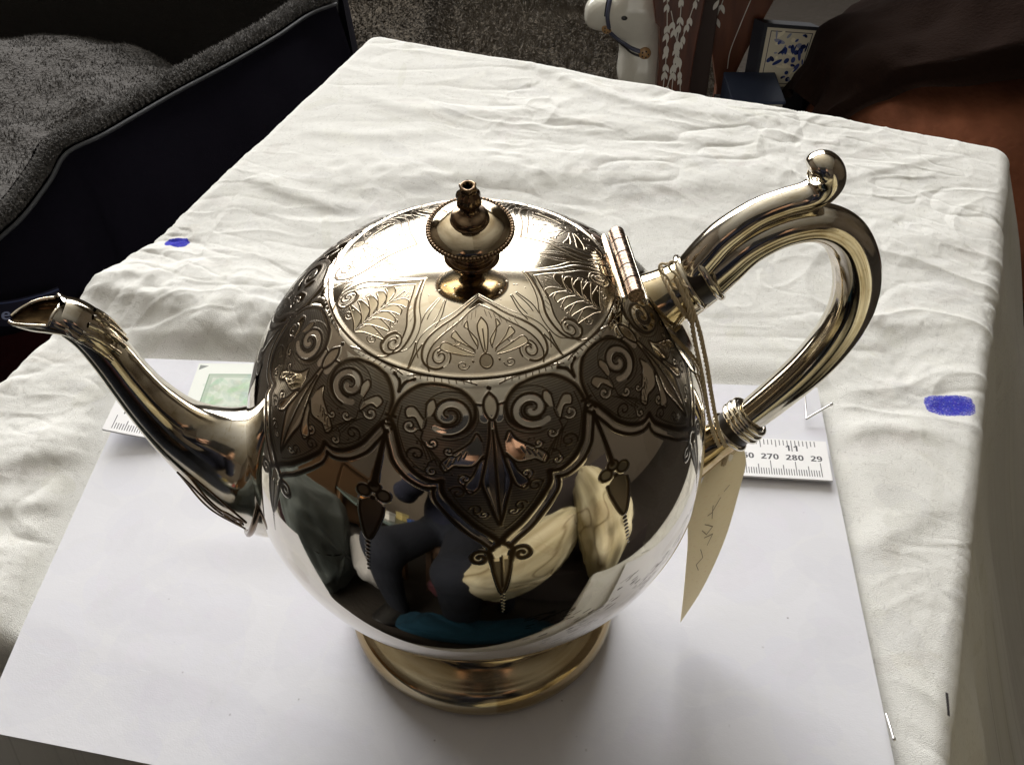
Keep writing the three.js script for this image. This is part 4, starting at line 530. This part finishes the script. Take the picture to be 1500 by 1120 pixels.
/* ---------- sheepskin behind the table ---------- */
{
  const t = thing('sheepskin_rug', 'shaggy brown-grey sheepskin rug on the floor behind the table', 'rug');
  const hgt = (x, z) => 0.012 + 0.022 * (fbm(x * 7, z * 7, 2, 3) + 0.35);
  mesh('hide', grid(60, 60, (u, v) => { const x = -0.30 + 0.62 * u, z = -1.86 + 0.86 * v; return [x, hgt(x, z), z]; }), std(lin(0.075, 0.064, 0.052), 1, { bumpMap: fluff, bumpScale: 0.008 }), t);
  const lock = new THREE.ConeGeometry(0.0013, 0.013, 3, 1); lock.translate(0, 0.004, 0); const N = 52000, im = new THREE.InstancedMesh(lock, std(lin(0.115, 0.099, 0.080), 1), N), rnd = rng(14), M4 = new THREE.Matrix4(), q = new THREE.Quaternion(), e = new THREE.Euler();
  for (let i = 0; i < N; i++) { const x = -0.30 + 0.62 * rnd(), z = -1.80 + 0.80 * rnd(); const a = 3 * noise(x * 5, z * 5, 9); e.set(0.8 + 0.5 * noise(x * 12, z * 12) + 0.4 * (rnd() - 0.5), rnd() * 6, 0.8 * Math.sin(a)); q.setFromEuler(e); const s = 0.8 + 0.6 * rnd(); M4.compose(new THREE.Vector3(x, hgt(x, z), z), q, new THREE.Vector3(s, s, s)); im.setMatrixAt(i, M4); const k = 0.8 + 0.35 * rnd(); im.setColorAt(i, lin(k, k * 0.98, k * 0.94)); }
  im.name = 'wool'; im.userData.kind = 'stuff'; im.castShadow = im.receiveShadow = true; t.add(im);
}
/* ---------- white china horse ---------- */
{
  const t = thing('horse_figurine', 'white glazed china horse with painted bridle standing behind the table', 'figurine', [0.130, -0.0, -1.212]);
  const y = (v) => Y(v), o = [0.13, 0, -1.18], L = (a) => [a[0] - o[0], y(a[1]), 0 + (a[2] ?? 0)];
  const sdf = (px, py, pz) => { const p = [px, py, pz], c = (a, b, ra, rb) => capsule(p, L(a), L(b), ra, rb);
    let d = c([0.1010, -0.236], [0.1005, -0.226], 0.0150, 0.0145); d = smin(d, c([0.1015, -0.232], [0.128, -0.226], 0.0135, 0.024), 0.012); d = smin(d, c([0.130, -0.226], [0.142, -0.216], 0.0275, 0.030), 0.014); d = smin(d, c([0.128, -0.243], [0.147, -0.232], 0.012, 0.020), 0.014); d = smin(d, c([0.150, -0.215], [0.158, -0.30], 0.026, 0.023), 0.02); d = smin(d, c([0.158, -0.30], [0.168, -0.37], 0.024, 0.032), 0.03); d = smin(d, c([0.168, -0.38], [0.196, -0.38], 0.032, 0.028), 0.03); d = smin(d, c([0.146, -0.19, 0.012], [0.150, -0.165, 0.014], 0.007, 0.003), 0.008); d = smin(d, c([0.146, -0.19, -0.012], [0.150, -0.165, -0.014], 0.007, 0.003), 0.008);
    for (const [lx, lz] of [[0.160, 0.018], [0.165, -0.018], [0.198, 0.016], [0.202, -0.016]]) d = smin(d, c([lx, -0.38, lz], [lx, -0.445, lz], 0.013, 0.010), 0.012);
    return d - 0.0012 * noise(px * 90, py * 90, pz * 90); };
  mesh('body', sdfMesh(sdf, [0.055, 0.13, 0], 0.15, 84), new THREE.MeshPhysicalMaterial({ color: lin(0.62, 0.60, 0.53), roughness: 0.22, clearcoat: 0.7, clearcoatRoughness: 0.08 }), t);
  const blue = std(lin(0.055, 0.06, 0.10), 0.3), blk = std(lin(0.012, 0.011, 0.012), 0.3), och = std(lin(0.34, 0.20, 0.085), 0.35);
  // find the skin by marching from the front
  const skin = (x, yy) => { let z = 0.07; for (let i = 0; i < 400 && sdf(x - o[0], y(yy), z) > 0; i++) z -= 0.0003; return z; };
  const onSkin = (pts, off) => spline(pts, 20).map(([x, yy]) => [x - o[0], y(yy), skin(x, yy) + off]);
  mesh('noseband', tube(onSkin([[0.1155, -0.198], [0.1115, -0.212], [0.1100, -0.226], [0.1125, -0.240]], 0.0004), 0.0026, 30), blue, t);
  mesh('noseband_edge', tube(onSkin([[0.1125, -0.198], [0.1085, -0.212], [0.1070, -0.226]], 0.0004), 0.0012, 30), blk, t);
  mesh('cheek_strap', tube(onSkin([[0.1145, -0.247], [0.124, -0.2555], [0.137, -0.263], [0.152, -0.2675]], 0.0006), 0.0026, 30), blue, t);
  mesh('strap_edge', tube(onSkin([[0.1150, -0.251], [0.124, -0.2605], [0.137, -0.268], [0.150, -0.272]], 0.0006), 0.0014, 30), blk, t);
  for (const [x, yy, r] of [[0.1105, -0.2425, 0.0062], [0.1560, -0.2690, 0.0075]]) { const g = new THREE.SphereGeometry(r, 18, 12); g.scale(1, 1, 0.5); const z = skin(x, yy); g.translate(x - o[0], y(yy), z); const m = mesh('rosette', g, och, t); for (let i = 0; i < 5; i++) { const d = new THREE.SphereGeometry(r * 0.15, 8, 6), a = i * 1.26; d.translate(x - o[0] + r * 0.5 * Math.cos(a), y(yy) + r * 0.5 * Math.sin(a), z + r * 0.43); mesh('spot', d, blk, m); } }
  { const g = new THREE.SphereGeometry(0.0032, 16, 12); g.scale(1.15, 0.85, 0.6); g.translate(0.1285 - o[0], y(-0.2235), skin(0.1285, -0.2235) + 0.0002); mesh('eye', g, blk, t); }
}
/* ---------- inlaid wooden table: two leg panels ---------- */
{
  const grain = (a, b, s) => dataTex(256, 256, (i, j) => { const t = clamp(0.5 + 0.5 * Math.sin((i + 30 * fbm(i / 40, j / 160, s, 3)) / 4.2) * 0.6 + 0.4 * fbm(i / 5, j / 60, s + 1, 3), 0, 1); return a.map((v, k) => v + (b[k] - v) * t); }, true, [6, 6]);
  const wood = std(0xffffff, 0.45, { map: grain([70, 38, 26], [96, 54, 36], 1) }), wood2 = std(0xffffff, 0.5, { map: grain([84, 46, 28], [104, 60, 38], 7) }), bone = std(lin(0.62, 0.60, 0.54), 0.45);
  const t = thing('inlaid_table', 'dark wooden side table with white leaf inlay beside the china horse', 'side table', [0.23, 0, -1.2]);
  const o = [0.23, -1.2], ext = (pts, z, d) => { const s = new THREE.Shape(); pts.forEach(([x, y], i) => (i ? s.lineTo(x - o[0], Y(y)) : s.moveTo(x - o[0], Y(y)))); const g = new THREE.ExtrudeGeometry(s, { depth: d, bevelEnabled: true, bevelThickness: 0.0012, bevelSize: 0.0012, bevelSegments: 2 }); g.translate(0, 0, z - d - o[1]); return g; };
  mesh('leg_panel', ext([[0.149, -0.10], [0.1532, -0.170], [0.1612, -0.2140], [0.1665, -0.2190], [0.1695, -0.26], [0.1715, -0.4485], [0.204, -0.4485], [0.206, -0.30], [0.2065, -0.26], [0.213, -0.157], [0.216, -0.10]], -1.15, 0.014), wood, t);
  mesh('leg_panel', ext([[0.226, -0.10], [0.2245, -0.178], [0.2350, -0.2600], [0.2500, -0.3200], [0.252, -0.4485], [0.268, -0.4485], [0.266, -0.31], [0.2760, -0.2750], [0.311, -0.178], [0.320, -0.10]], -1.2, 0.014), wood2, t);
  mesh('side_panel', ext([[0.212, -0.10], [0.208, -0.26], [0.206, -0.4485], [0.234, -0.4485], [0.234, -0.10]], -1.185, 0.008), std(lin(0.035, 0.018, 0.013), 0.6), t);
  mesh('table_top', (() => { const g = new THREE.CylinderGeometry(0.13, 0.13, 0.014, 8); g.translate(0.005, Y(-0.093), 0.0); return g; })(), wood, t);
  // inlay: stems and separate leaves, set a hair proud
  const leafShape = new THREE.Shape(); leafShape.moveTo(0, 0); leafShape.quadraticCurveTo(0.0036, 0.0040, 0, 0.0105); leafShape.quadraticCurveTo(-0.0036, 0.0040, 0, 0);
  const lg = new THREE.ExtrudeGeometry(leafShape, { depth: 0.0006, bevelEnabled: false, curveSegments: 5 });
  const stem = (pts, z) => mesh('inlay_stem', tube(pts.map(([x, y]) => [x - o[0], Y(y), z - o[1] + 0.0011]), 0.00055, 30, 5), bone, t);
  const leaf = (x, y, a, s, z) => { const m = mesh('inlay_leaf', lg, bone, t); m.position.set(x - o[0], Y(y), z - o[1] + 0.0011); m.rotation.z = a; m.scale.setScalar(s); };
  const rnd = rng(21), zA = -1.15 , zB = -1.2;
  const stems = [[[0.176, -0.31], [0.176, -0.26], [0.1735, -0.22], [0.168, -0.16]], [[0.187, -0.31], [0.186, -0.26], [0.187, -0.21], [0.184, -0.16]], [[0.178, -0.31], [0.188, -0.25], [0.197, -0.21], [0.206, -0.165]], [[0.198, -0.31], [0.193, -0.27], [0.187, -0.24], [0.176, -0.20]]];
  for (const s of stems) { stem(s, zA); const p = spline(s, 16); for (let i = 1; i < 15; i += 1.5) { const k = Math.floor(i), [x, y] = p[k]; leaf(x, y, 2.75 + 0.3 * rnd(), 0.9 + 0.25 * rnd(), zA); leaf(x, y, -2.75 - 0.3 * rnd(), 0.9 + 0.25 * rnd(), zA); } }
  stem([[0.2585, -0.295], [0.2585, -0.275], [0.266, -0.24], [0.282, -0.178]], zB); stem([[0.236, -0.235], [0.244, -0.20], [0.249, -0.165]], zB);
  for (const [x, y] of [[0.241, -0.215], [0.246, -0.19], [0.238, -0.232]]) { leaf(x, y, 2.7, 1.2, zB); leaf(x, y, -2.8, 1.2, zB); } leaf(0.258, -0.30, -2.6, 1.4, zB); leaf(0.229, -0.215, -0.4, 1.3, -1.185);
}
/* ---------- blue tile case, blue book, leather cushion, dark coat ---------- */
{
  const [c, x] = canvas(256, 320, '#cfc8b4'), r = rng(8); x.strokeStyle = '#3b3a4c'; x.lineWidth = 4; x.strokeRect(22, 18, 212, 284);
  for (let i = 0; i < 46; i++) { x.fillStyle = ['#2f3c72', '#46518a', '#8b8fa6', '#20284f', '#e4dcc4'][Math.floor(r() * 5)]; x.beginPath(); const a = 34 + 190 * r(), b = 30 + 260 * r(); x.ellipse(a, b, 6 + 26 * r(), 4 + 10 * r(), r() * 3, 0, 7); x.fill(); }
  const t = thing('picture_tile', 'framed blue and cream patterned tile leaning beside the leather cushion', 'tile'), z = -1.16;
  const q = [[0.2895, -0.2290], [0.3550, -0.2340], [0.3360, -0.2940], [0.2800, -0.2920]], P = (u, v, k) => { const a = [q[0][0] + (q[1][0] - q[0][0]) * u, q[0][1] + (q[1][1] - q[0][1]) * u], b = [q[3][0] + (q[2][0] - q[3][0]) * u, q[3][1] + (q[2][1] - q[3][1]) * u]; return [a[0] + (b[0] - a[0]) * v, Y(a[1] + (b[1] - a[1]) * v), z + k - 0.02 + 0.035 * v]; };
  mesh('tile_face', grid(8, 8, (u, v) => P(0.06 + 0.9 * u, 0.05 + 0.9 * v, 0.0012), false, (u, v) => [u, 1 - v]), std(0xffffff, 0.12, { map: tex(c, true) }), t);
  const fg = []; fg.push(grid(2, 2, (u, v) => P(u, v, 0)), grid(2, 2, (u, v) => { const p = P(u, v, -0.012); p[0] -= 0.010; return p; })); for (const [f] of [[(u, v) => [u, 0, v]], [(u, v) => [u, 1, v]], [(u, v) => [0, u, v]], [(u, v) => [1, u, v]]]) fg.push(grid(2, 2, (u, v) => { const [a, b, k] = f(u, v), p = P(a, b, -0.012 * k); p[0] -= 0.010 * k; return p; }));
  mesh('frame', mergeGeometries(fg), std(lin(0.010, 0.012, 0.022), 0.5), t);
  const foot = new RoundedBoxGeometry(0.06, 0.16, 0.05, 3, 0.004); foot.translate(0.312, 0.08, -1.165); mesh('stand', foot, std(lin(0.012, 0.012, 0.014), 0.3), t);
}
{
  const t = thing('blue_book', 'small blue book lying low between the inlaid table and the tile', 'book', [0.275, 0, -1.12]); const cov = std(lin(0.022, 0.034, 0.07), 0.65);
  const a = new RoundedBoxGeometry(0.06, 0.004, 0.07, 2, 0.0015); a.translate(0, 0.172, 0); mesh('cover', a, cov, t); const b = a.clone(); b.translate(0, -0.03, 0); mesh('cover', b, cov, t); const p = box(-0.027, 0.027, 0.144, 0.17, -0.033, 0.033); mesh('pages', p, std(lin(0.5, 0.48, 0.42), 0.8), t); mesh('spine', box(-0.03, -0.0275, 0.144, 0.17, -0.033, 0.033), cov, t);
  const st = thing('wooden_stool', 'low dark wooden stool carrying the small blue book', 'stool', [0.275, 0, -1.12]); const wd = std(lin(0.03, 0.018, 0.013), 0.6); mesh('seat', box(-0.035, 0.035, 0.122, 0.1398, -0.045, 0.04), wd, st); for (const sx of [-1, 1]) for (const sz of [-1, 1]) mesh('leg', box(sx * 0.024 - 0.008, sx * 0.024 + 0.008, 0, 0.122, sz * 0.03 - 0.008, sz * 0.03 + 0.008), wd, st);
}
{
  const lea = dataTex(256, 256, (i, j) => { const v = fbm(i / 20, j / 20, 3, 4); return [104 + 28 * v, 64 + 18 * v, 46 + 14 * v]; }, true, [2, 2]);
  const t = thing('leather_pouffe', 'large reddish brown leather pouffe slumped behind the far right of the table', 'pouffe', [0.562, 0, -1.03]);
  const f = (k) => (u, v) => { const a = u * 2 * Math.PI, b = v * Math.PI, n = 0.012 * fbm(Math.cos(a) * 3 + 4, b * 2, Math.sin(a) * 3, 3), rr = Math.sin(b) ** 0.75; return [(0.235 + n) * k * Math.sign(Math.cos(b)) * Math.abs(Math.cos(b)) ** 0.8, 0.135 + (0.135 + n) * k * rr * Math.cos(a), (0.185 + n) * k * rr * Math.sin(a)]; };
  mesh('cover', grid(72, 48, f(1), true), matte(0xffffff, { map: lea, bumpMap: dataTex(128, 128, (i, j) => 128 + 120 * fbm(i / 5, j / 5, 5, 3), false, [8, 6]), bumpScale: 0.0008 }), t);
}
{
  const t = thing('dark_coat', 'dark coat thrown over the top and back of the leather pouffe', 'coat', [0.562, 0, -1.03]);
  mesh('cloth', grid(90, 70, (u, v) => { const b = (0.02 + 0.88 * u) * Math.PI, hem = 0.40 + 0.16 * noise(u * 6, 3) + 0.35 * Math.max(0, 1 - u / 0.4), a = -2.0 + (2.0 + hem) * v, rr = Math.sin(b) ** 0.75, n = 0.018 + 0.030 * (fbm(u * 7, v * 5, 4, 3) + 0.35) + 0.075 * Math.exp(-(((u - 0.60) / 0.13) ** 2)) * Math.exp(-(((v - 0.62) / 0.25) ** 2)), k = v > 0.97 ? 0.6 : 1; return [(0.235 + n * k) * Math.sign(Math.cos(b)) * Math.abs(Math.cos(b)) ** 0.8, Math.max(0.006, 0.135 + (0.135 + n * k) * rr * Math.cos(a)), (0.185 + n * k) * rr * Math.sin(a)]; }), matte(lin(0.011, 0.0055, 0.0038), { bumpMap: fluff, bumpScale: 0.001 }), t);
  const rest = thing('dark_bundle', 'dark folded cloth lying on the floor behind the pouffe', 'cloth', [0.80, 0, -1.36]);
  mesh('fold', grid(60, 40, (u, v) => { const x = (u - 0.5) * 0.7, z = (v - 0.5) * 0.34, e = Math.max(0, 1 - (2 * u - 1) ** 2) * Math.max(0, 1 - (2 * v - 1) ** 2); return [x, 0.006 + Math.sqrt(e) * (0.16 + 0.04 * noise(x * 9, z * 9, 2)), z]; }), matte(lin(0.012, 0.011, 0.012)), rest);
}
/* ---------- what stands on the near side and shows mirrored in the silver ---------- */
{
  const cream = std(0xffffff, 0.95, { map: dataTex(256, 256, (i, j) => { const v = clamp(0.5 + 0.9 * fbm(i / 22, j / 22, 4, 4), 0, 1), c = Math.pow(1 - Math.min(1, Math.abs(noise(i / 17, j / 30, 3)) * 3), 3); return [212 - 50 * v - 60 * c, 204 - 54 * v - 64 * c, 176 - 60 * v - 60 * c]; }, true) }), dark = std(lin(0.012, 0.012, 0.022), 0.9);
  const pillow = (name, label, pos, rx, ry, rz, w, h, d, seed, m, cat = 'cushion') => { const t = thing(name, label, cat, pos); const g = grid(60, 44, (u, v) => { const a = u * 2 * Math.PI, b = (v - 0.5) * Math.PI, e = 0.55, sg = (x) => Math.sign(x) * Math.abs(x) ** e, cb = Math.abs(Math.cos(b)) ** 0.9, n = 1 + 0.10 * fbm(Math.cos(a) * 2 + seed, Math.sin(a) * 2, b * 2, 3) + 0.03 * ridge(noise(a * 3, b * 5, seed)); return [w * sg(Math.cos(a)) * cb * n, h * sg(Math.sin(a)) * cb * n, d * Math.sin(b) * n]; }, true); const k = mesh('cover', g, m, t); k.rotation.set(rx, ry, rz); return t; };
  // an armchair to the right holds two cream cushions
  const ch = thing('armchair', 'dark armchair by the near right corner of the table, seen only in the silver', 'armchair', [0.45, 0, 0.24], R(-125));
  mesh('seat', box(-0.28, 0.28, 0.16, 0.30, -0.25, 0.27), std(lin(0.03, 0.022, 0.02), 0.9), ch); mesh('backrest', box(-0.28, 0.28, 0.302, 0.72, -0.32, -0.22), std(lin(0.03, 0.022, 0.02), 0.9), ch); for (const x of [-0.25, 0.25]) for (const z of [-0.22, 0.24]) mesh('leg', box(x - 0.025, x + 0.025, 0, 0.158, z - 0.025, z + 0.025), dark, ch);
  pillow('cream_cushion', 'large crumpled cream cushion propped on the armchair, mirrored in the right of the teapot', [0.40, 0.46, 0.10], 0.1, -0.75, 0.55, 0.27, 0.17, 0.09, 3, cream);
  pillow('cream_cushion', 'smaller cream cushion leaning in front of the large one on the armchair', [0.15, 0.38, 0.17], -0.55, -0.25, 0.2, 0.20, 0.15, 0.09, 9, cream);
  pillow('grey_blanket', 'folded grey blanket on the floor, mirrored in the left of the teapot', [-0.62, 0.20, 0.02], -0.25, 1.1, 0.2, 0.30, 0.24, 0.15, 6, std(lin(0.10, 0.115, 0.11), 0.95), 'blanket');
  pillow('white_bag', 'crumpled pale bag lying beside the grey blanket', [-0.42, 0.22, 0.22], -1.1, 0.5, 0.4, 0.13, 0.10, 0.12, 12, std(lin(0.36, 0.35, 0.34), 0.6), 'bag');
  const cb = thing('sideboard', 'low brown sideboard against the left wall, mirrored in the silver', 'sideboard', [-1.5, 0, 0.5], R(90)); const oak = std(lin(0.16, 0.09, 0.045), 0.5);
  mesh('carcass', box(-0.6, 0.6, 0.06, 0.74, -0.22, 0.2), oak, cb); mesh('top', box(-0.63, 0.63, 0.742, 0.775, -0.24, 0.24), oak, cb); for (const x of [-0.295, 0.295]) mesh('door', box(x - 0.27, x + 0.27, 0.1, 0.7, 0.202, 0.222), oak, cb); for (const x of [-0.5, 0.5]) mesh('foot', box(x - 0.04, x + 0.04, 0, 0.058, -0.18, 0.16), oak, cb);
  pillow('teal_throw', 'teal throw dropped on the floor at the near side of the table', [-0.02, 0.10, 0.06], -1.4, 0.1, 0.1, 0.20, 0.10, 0.09, 21, std(lin(0.006, 0.05, 0.09), 0.95), 'throw');
  pillow('maroon_throw', 'maroon throw lying beyond the teal one', [-0.02, 0.20, 0.30], -1.2, 0.1, 0.1, 0.16, 0.09, 0.08, 25, std(lin(0.05, 0.010, 0.014), 0.95), 'throw');
  const ct = thing('coffee_table', 'low glass green coffee table covered with small things, mirrored in the silver', 'coffee table', [-0.85, 0, 0.85]); const gt = std(lin(0.10, 0.13, 0.12), 0.3); mesh('top', box(-0.45, 0.45, 0.40, 0.42, -0.35, 0.35), gt, ct); for (const x of [-0.4, 0.4]) for (const z of [-0.3, 0.3]) mesh('leg', box(x - 0.02, x + 0.02, 0, 0.398, z - 0.02, z + 0.02), oak, ct);
  for (const [nm, col, x, z, w, h, d, r] of [['white', [0.6, 0.58, 0.54], -0.62, 0.62, 0.10, 0.07, 0.06, 0.3], ['red', [0.30, 0.04, 0.03], -0.78, 0.68, 0.07, 0.10, 0.05, -0.4], ['blue', [0.03, 0.10, 0.36], -0.52, 0.80, 0.08, 0.05, 0.05, 0.8], ['orange', [0.46, 0.20, 0.06], -0.92, 0.62, 0.06, 0.13, 0.06, 0.1], ['yellow', [0.5, 0.4, 0.16], -0.68, 0.92, 0.12, 0.08, 0.07, 0.5], ['black', [0.02, 0.02, 0.022], -1.05, 0.75, 0.16, 0.12, 0.08, -0.2], ['cream', [0.55, 0.5, 0.4], -1.02, 0.95, 0.09, 0.19, 0.08, 0.2]]) { const b = thing('small_box', 'small ' + nm + ' box standing on the coffee table', 'box', [x, 0.42, z], r, 'small boxes on the coffee table'); const g = new RoundedBoxGeometry(w, h, d, 2, 0.004); g.translate(0, h / 2, 0); mesh('carton', g, std(lin(...col), 0.5), b); mesh('lid', box(-w / 2 - 0.002, w / 2 + 0.002, h * 0.72, h + 0.002, -d / 2 - 0.002, d / 2 + 0.002), std(lin(...col.map((v) => v * 0.7 + 0.02)), 0.5), b); }
  const pf = thing('wall_picture', 'framed picture hanging on the wall behind the sitter, mirrored in the silver', 'picture', [-1.3, 1.25, 2.285], Math.PI); mesh('mount', box(-0.16, 0.16, 0.03, 0.37, 0.002, 0.012), std(lin(0.4, 0.38, 0.33), 0.8), pf); mesh('frame', mergeGeometries([box(-0.2, -0.16, 0, 0.4, 0, 0.025), box(0.16, 0.2, 0, 0.4, 0, 0.025), box(-0.16, 0.16, 0, 0.03, 0, 0.025), box(-0.16, 0.16, 0.37, 0.4, 0, 0.025)]), std(lin(0.02, 0.016, 0.012), 0.4), pf); mesh('print', box(-0.1, 0.1, 0.1, 0.3, 0.0125, 0.014), std(lin(0.12, 0.13, 0.12), 0.8), pf);
}
{ // the person taking the photograph, sitting at the near side
  const st = thing('stool', 'plain wooden stool under the seated photographer', 'stool', [-0.17, 0, 0.58]); const wd = std(lin(0.08, 0.045, 0.025), 0.6); { const g = new THREE.CylinderGeometry(0.17, 0.17, 0.035, 28); g.translate(0, 0.3625, 0); mesh('seat', g, wd, st); } for (const a of [0.8, 2.4, 3.9, 5.5]) mesh('leg', box(0.12 * Math.cos(a) - 0.015, 0.12 * Math.cos(a) + 0.015, 0, 0.344, 0.12 * Math.sin(a) - 0.015, 0.12 * Math.sin(a) + 0.015), wd, st);
  const o = [-0.04, 0, 0.5], W = (p) => [p[0] - o[0], H + p[1], p[2] - o[2]];
  const B = { pelvis: [-0.17, 0.03, 0.58], waist: [-0.16, 0.16, 0.55], chest: [-0.10, 0.34, 0.45], neck: [-0.04, 0.47, 0.38], head: [-0.01, 0.585, 0.315] };
  const S = (k) => ({ sh: [-0.09 + k * 0.17, 0.40, 0.42], el: [-0.05 + k * 0.25, 0.20, 0.29], wr: [k * 0.105, 0.285, 0.10], hip: [-0.17 + k * 0.09, 0.0, 0.55], kn: [-0.17 + k * 0.12, -0.06, 0.14], an: [-0.17 + k * 0.12, -0.40, 0.17], toe: [-0.17 + k * 0.13, -0.425, 0.03] });
  const L = S(-1), Rr = S(1), c = (p, a, b, ra, rb) => capsule(p, W(a), W(b), ra, rb);
  const torso = (p) => smin(smin(c(p, B.pelvis, B.waist, 0.135, 0.125), c(p, B.waist, B.chest, 0.125, 0.145), 0.05), c(p, L.sh, Rr.sh, 0.07, 0.07), 0.07);
  const arms = (p) => Math.min(...[L, Rr].map((q) => smin(c(p, q.sh, q.el, 0.056, 0.043), c(p, q.el, q.wr, 0.042, 0.028), 0.02)));
  const legs = (p) => Math.min(...[L, Rr].map((q) => smin(c(p, q.hip, q.kn, 0.088, 0.062), c(p, q.kn, q.an, 0.058, 0.04), 0.03)));
  const feet = (p) => Math.min(...[L, Rr].map((q) => c(p, q.an, q.toe, 0.038, 0.03)));
  const head = (p) => { const h = W(B.head); let d = Math.hypot((p[0] - h[0]) / 0.86, p[1] - h[1], (p[2] - h[2]) / 1.05) - 0.098; d = smin(d, c(p, [-0.01, 0.545, 0.275], [-0.01, 0.525, 0.262], 0.05, 0.042), 0.03); d = smin(d, c(p, [-0.01, 0.575, 0.222], [-0.01, 0.555, 0.200], 0.010, 0.014), 0.012); for (const k of [-1, 1]) { d = smin(d, c(p, [-0.01 + k * 0.085, 0.585, 0.325], [-0.01 + k * 0.09, 0.56, 0.32], 0.012, 0.010), 0.01); d = Math.max(d, -(Math.hypot(p[0] - W([-0.01 + k * 0.034, 0, 0])[0], p[1] - (H + 0.578), p[2] - (0.218 - o[2])) - 0.014)); } return smin(d, c(p, B.neck, [-0.015, 0.53, 0.34], 0.055, 0.052), 0.03); };
  const hands = (p) => { let d = 1; for (const k of [-1, 1]) { let h = smin(c(p, [k * 0.105, 0.285, 0.10], [k * 0.100, 0.30, 0.055], 0.024, 0.026), c(p, [k * 0.112, 0.305, 0.045], [k * 0.09, 0.32, 0.05], 0.016, 0.014), 0.02); for (let f = 0; f < 4; f++) { const yy = 0.275 + f * 0.019; h = smin(h, Math.min(c(p, [k * 0.108, yy + 0.005, 0.045], [k * 0.108, yy + 0.006, 0.010], 0.0095, 0.0085), c(p, [k * 0.108, yy + 0.006, 0.010], [k * 0.082, yy + 0.008, 0.004], 0.0085, 0.0075)), 0.006); } h = smin(h, c(p, [k * 0.094, 0.315, 0.06], [k * 0.066, 0.335, 0.048], 0.0115, 0.0095), 0.008); d = Math.min(d, h); } return d; };
  const t = thing('person', 'person in navy jumper and jeans holding up a tablet, mirrored in the silver', 'person', [o[0], 0, o[2]]);
  const cen = [0, H + 0.12, -0.16], all = (p) => smin(smin(torso(p), arms(p), 0.02), Math.min(legs(p), feet(p)), 0.03);
  const skin = std(lin(0.50, 0.30, 0.21), 0.55);
  const body = (x, y, z) => { const p = [x, y, z]; return smin(Math.min(all(p) + 0.004, 9), smin(head(p), 9, 0.001), 0.02); };
  const g1 = sdfMesh((x, y, z) => Math.min(body(x, y, z), hands([x, y, z]) - 0.0), cen, 0.66, 110); const skinMesh = mesh('body', g1, skin, t);
  mesh('jumper', sdfMesh((x, y, z) => { const p = [x, y, z]; return Math.max(smin(torso(p), arms(p), 0.03) - 0.008 - 0.003 * noise(x * 30, y * 30, z * 30), H + 0.02 - y); }, [0, H + 0.25, -0.1], 0.42, 76), std(lin(0.010, 0.012, 0.028), 0.95), t);
  mesh('jeans', sdfMesh((x, y, z) => { const p = [x, y, z]; return Math.max(smin(legs(p), c(p, B.pelvis, B.waist, 0.14, 0.13), 0.05) - 0.007, y - (H + 0.10), H - 0.39 - y); }, [0, H - 0.15, -0.14], 0.44, 76), std(lin(0.005, 0.007, 0.014), 0.9), t);
  mesh('shoes', sdfMesh((x, y, z) => Math.max(feet([x, y, z]) - 0.008, y - (H - 0.37)), [-0.13, H - 0.41, -0.38], 0.26, 56), std(lin(0.015, 0.013, 0.012), 0.6), t);
  mesh('hair', sdfMesh((x, y, z) => { const h = W(B.head); return Math.max(Math.hypot((x - h[0]) / 0.9, y - h[1] - 0.012, (z - h[2] - 0.012) / 1.05) - 0.106 - 0.004 * noise(x * 60, y * 60, z * 60), -(z - h[2]) - 0.055 - (y - h[1]) * 0.9); }, W(B.head), 0.15, 48), std(lin(0.035, 0.022, 0.014), 0.7), t);
  const tab = thing('tablet', 'dark tablet held up by the photographer in both hands', 'tablet', [0, H + 0.325, 0]); tab.rotation.x = R(-43.53);
  { const a = new RoundedBoxGeometry(0.19, 0.13, 0.007, 4, 0.003); a.translate(0, 0, 0.032); mesh('case', a, std(lin(0.02, 0.02, 0.022), 0.4), tab); const b = new RoundedBoxGeometry(0.17, 0.11, 0.001, 2, 0.0004); b.translate(0, 0, 0.0365); mesh('screen', b, std(lin(0.01, 0.01, 0.012), 0.1), tab); }
}
// every thing's own origin sits at the middle of its base
for (const o of scene.children) if (o.userData.label && o.position.lengthSq() === 0) {
  const b = new THREE.Box3().setFromObject(o), c = [(b.min.x + b.max.x) / 2, b.min.y, (b.min.z + b.max.z) / 2];
  if (o.isMesh) o.geometry.translate(-c[0], -c[1], -c[2]); else for (const k of o.children) { k.position.x -= c[0]; k.position.y -= c[1]; k.position.z -= c[2]; }
  o.position.set(...c);
}
renderer.render(scene, camera);
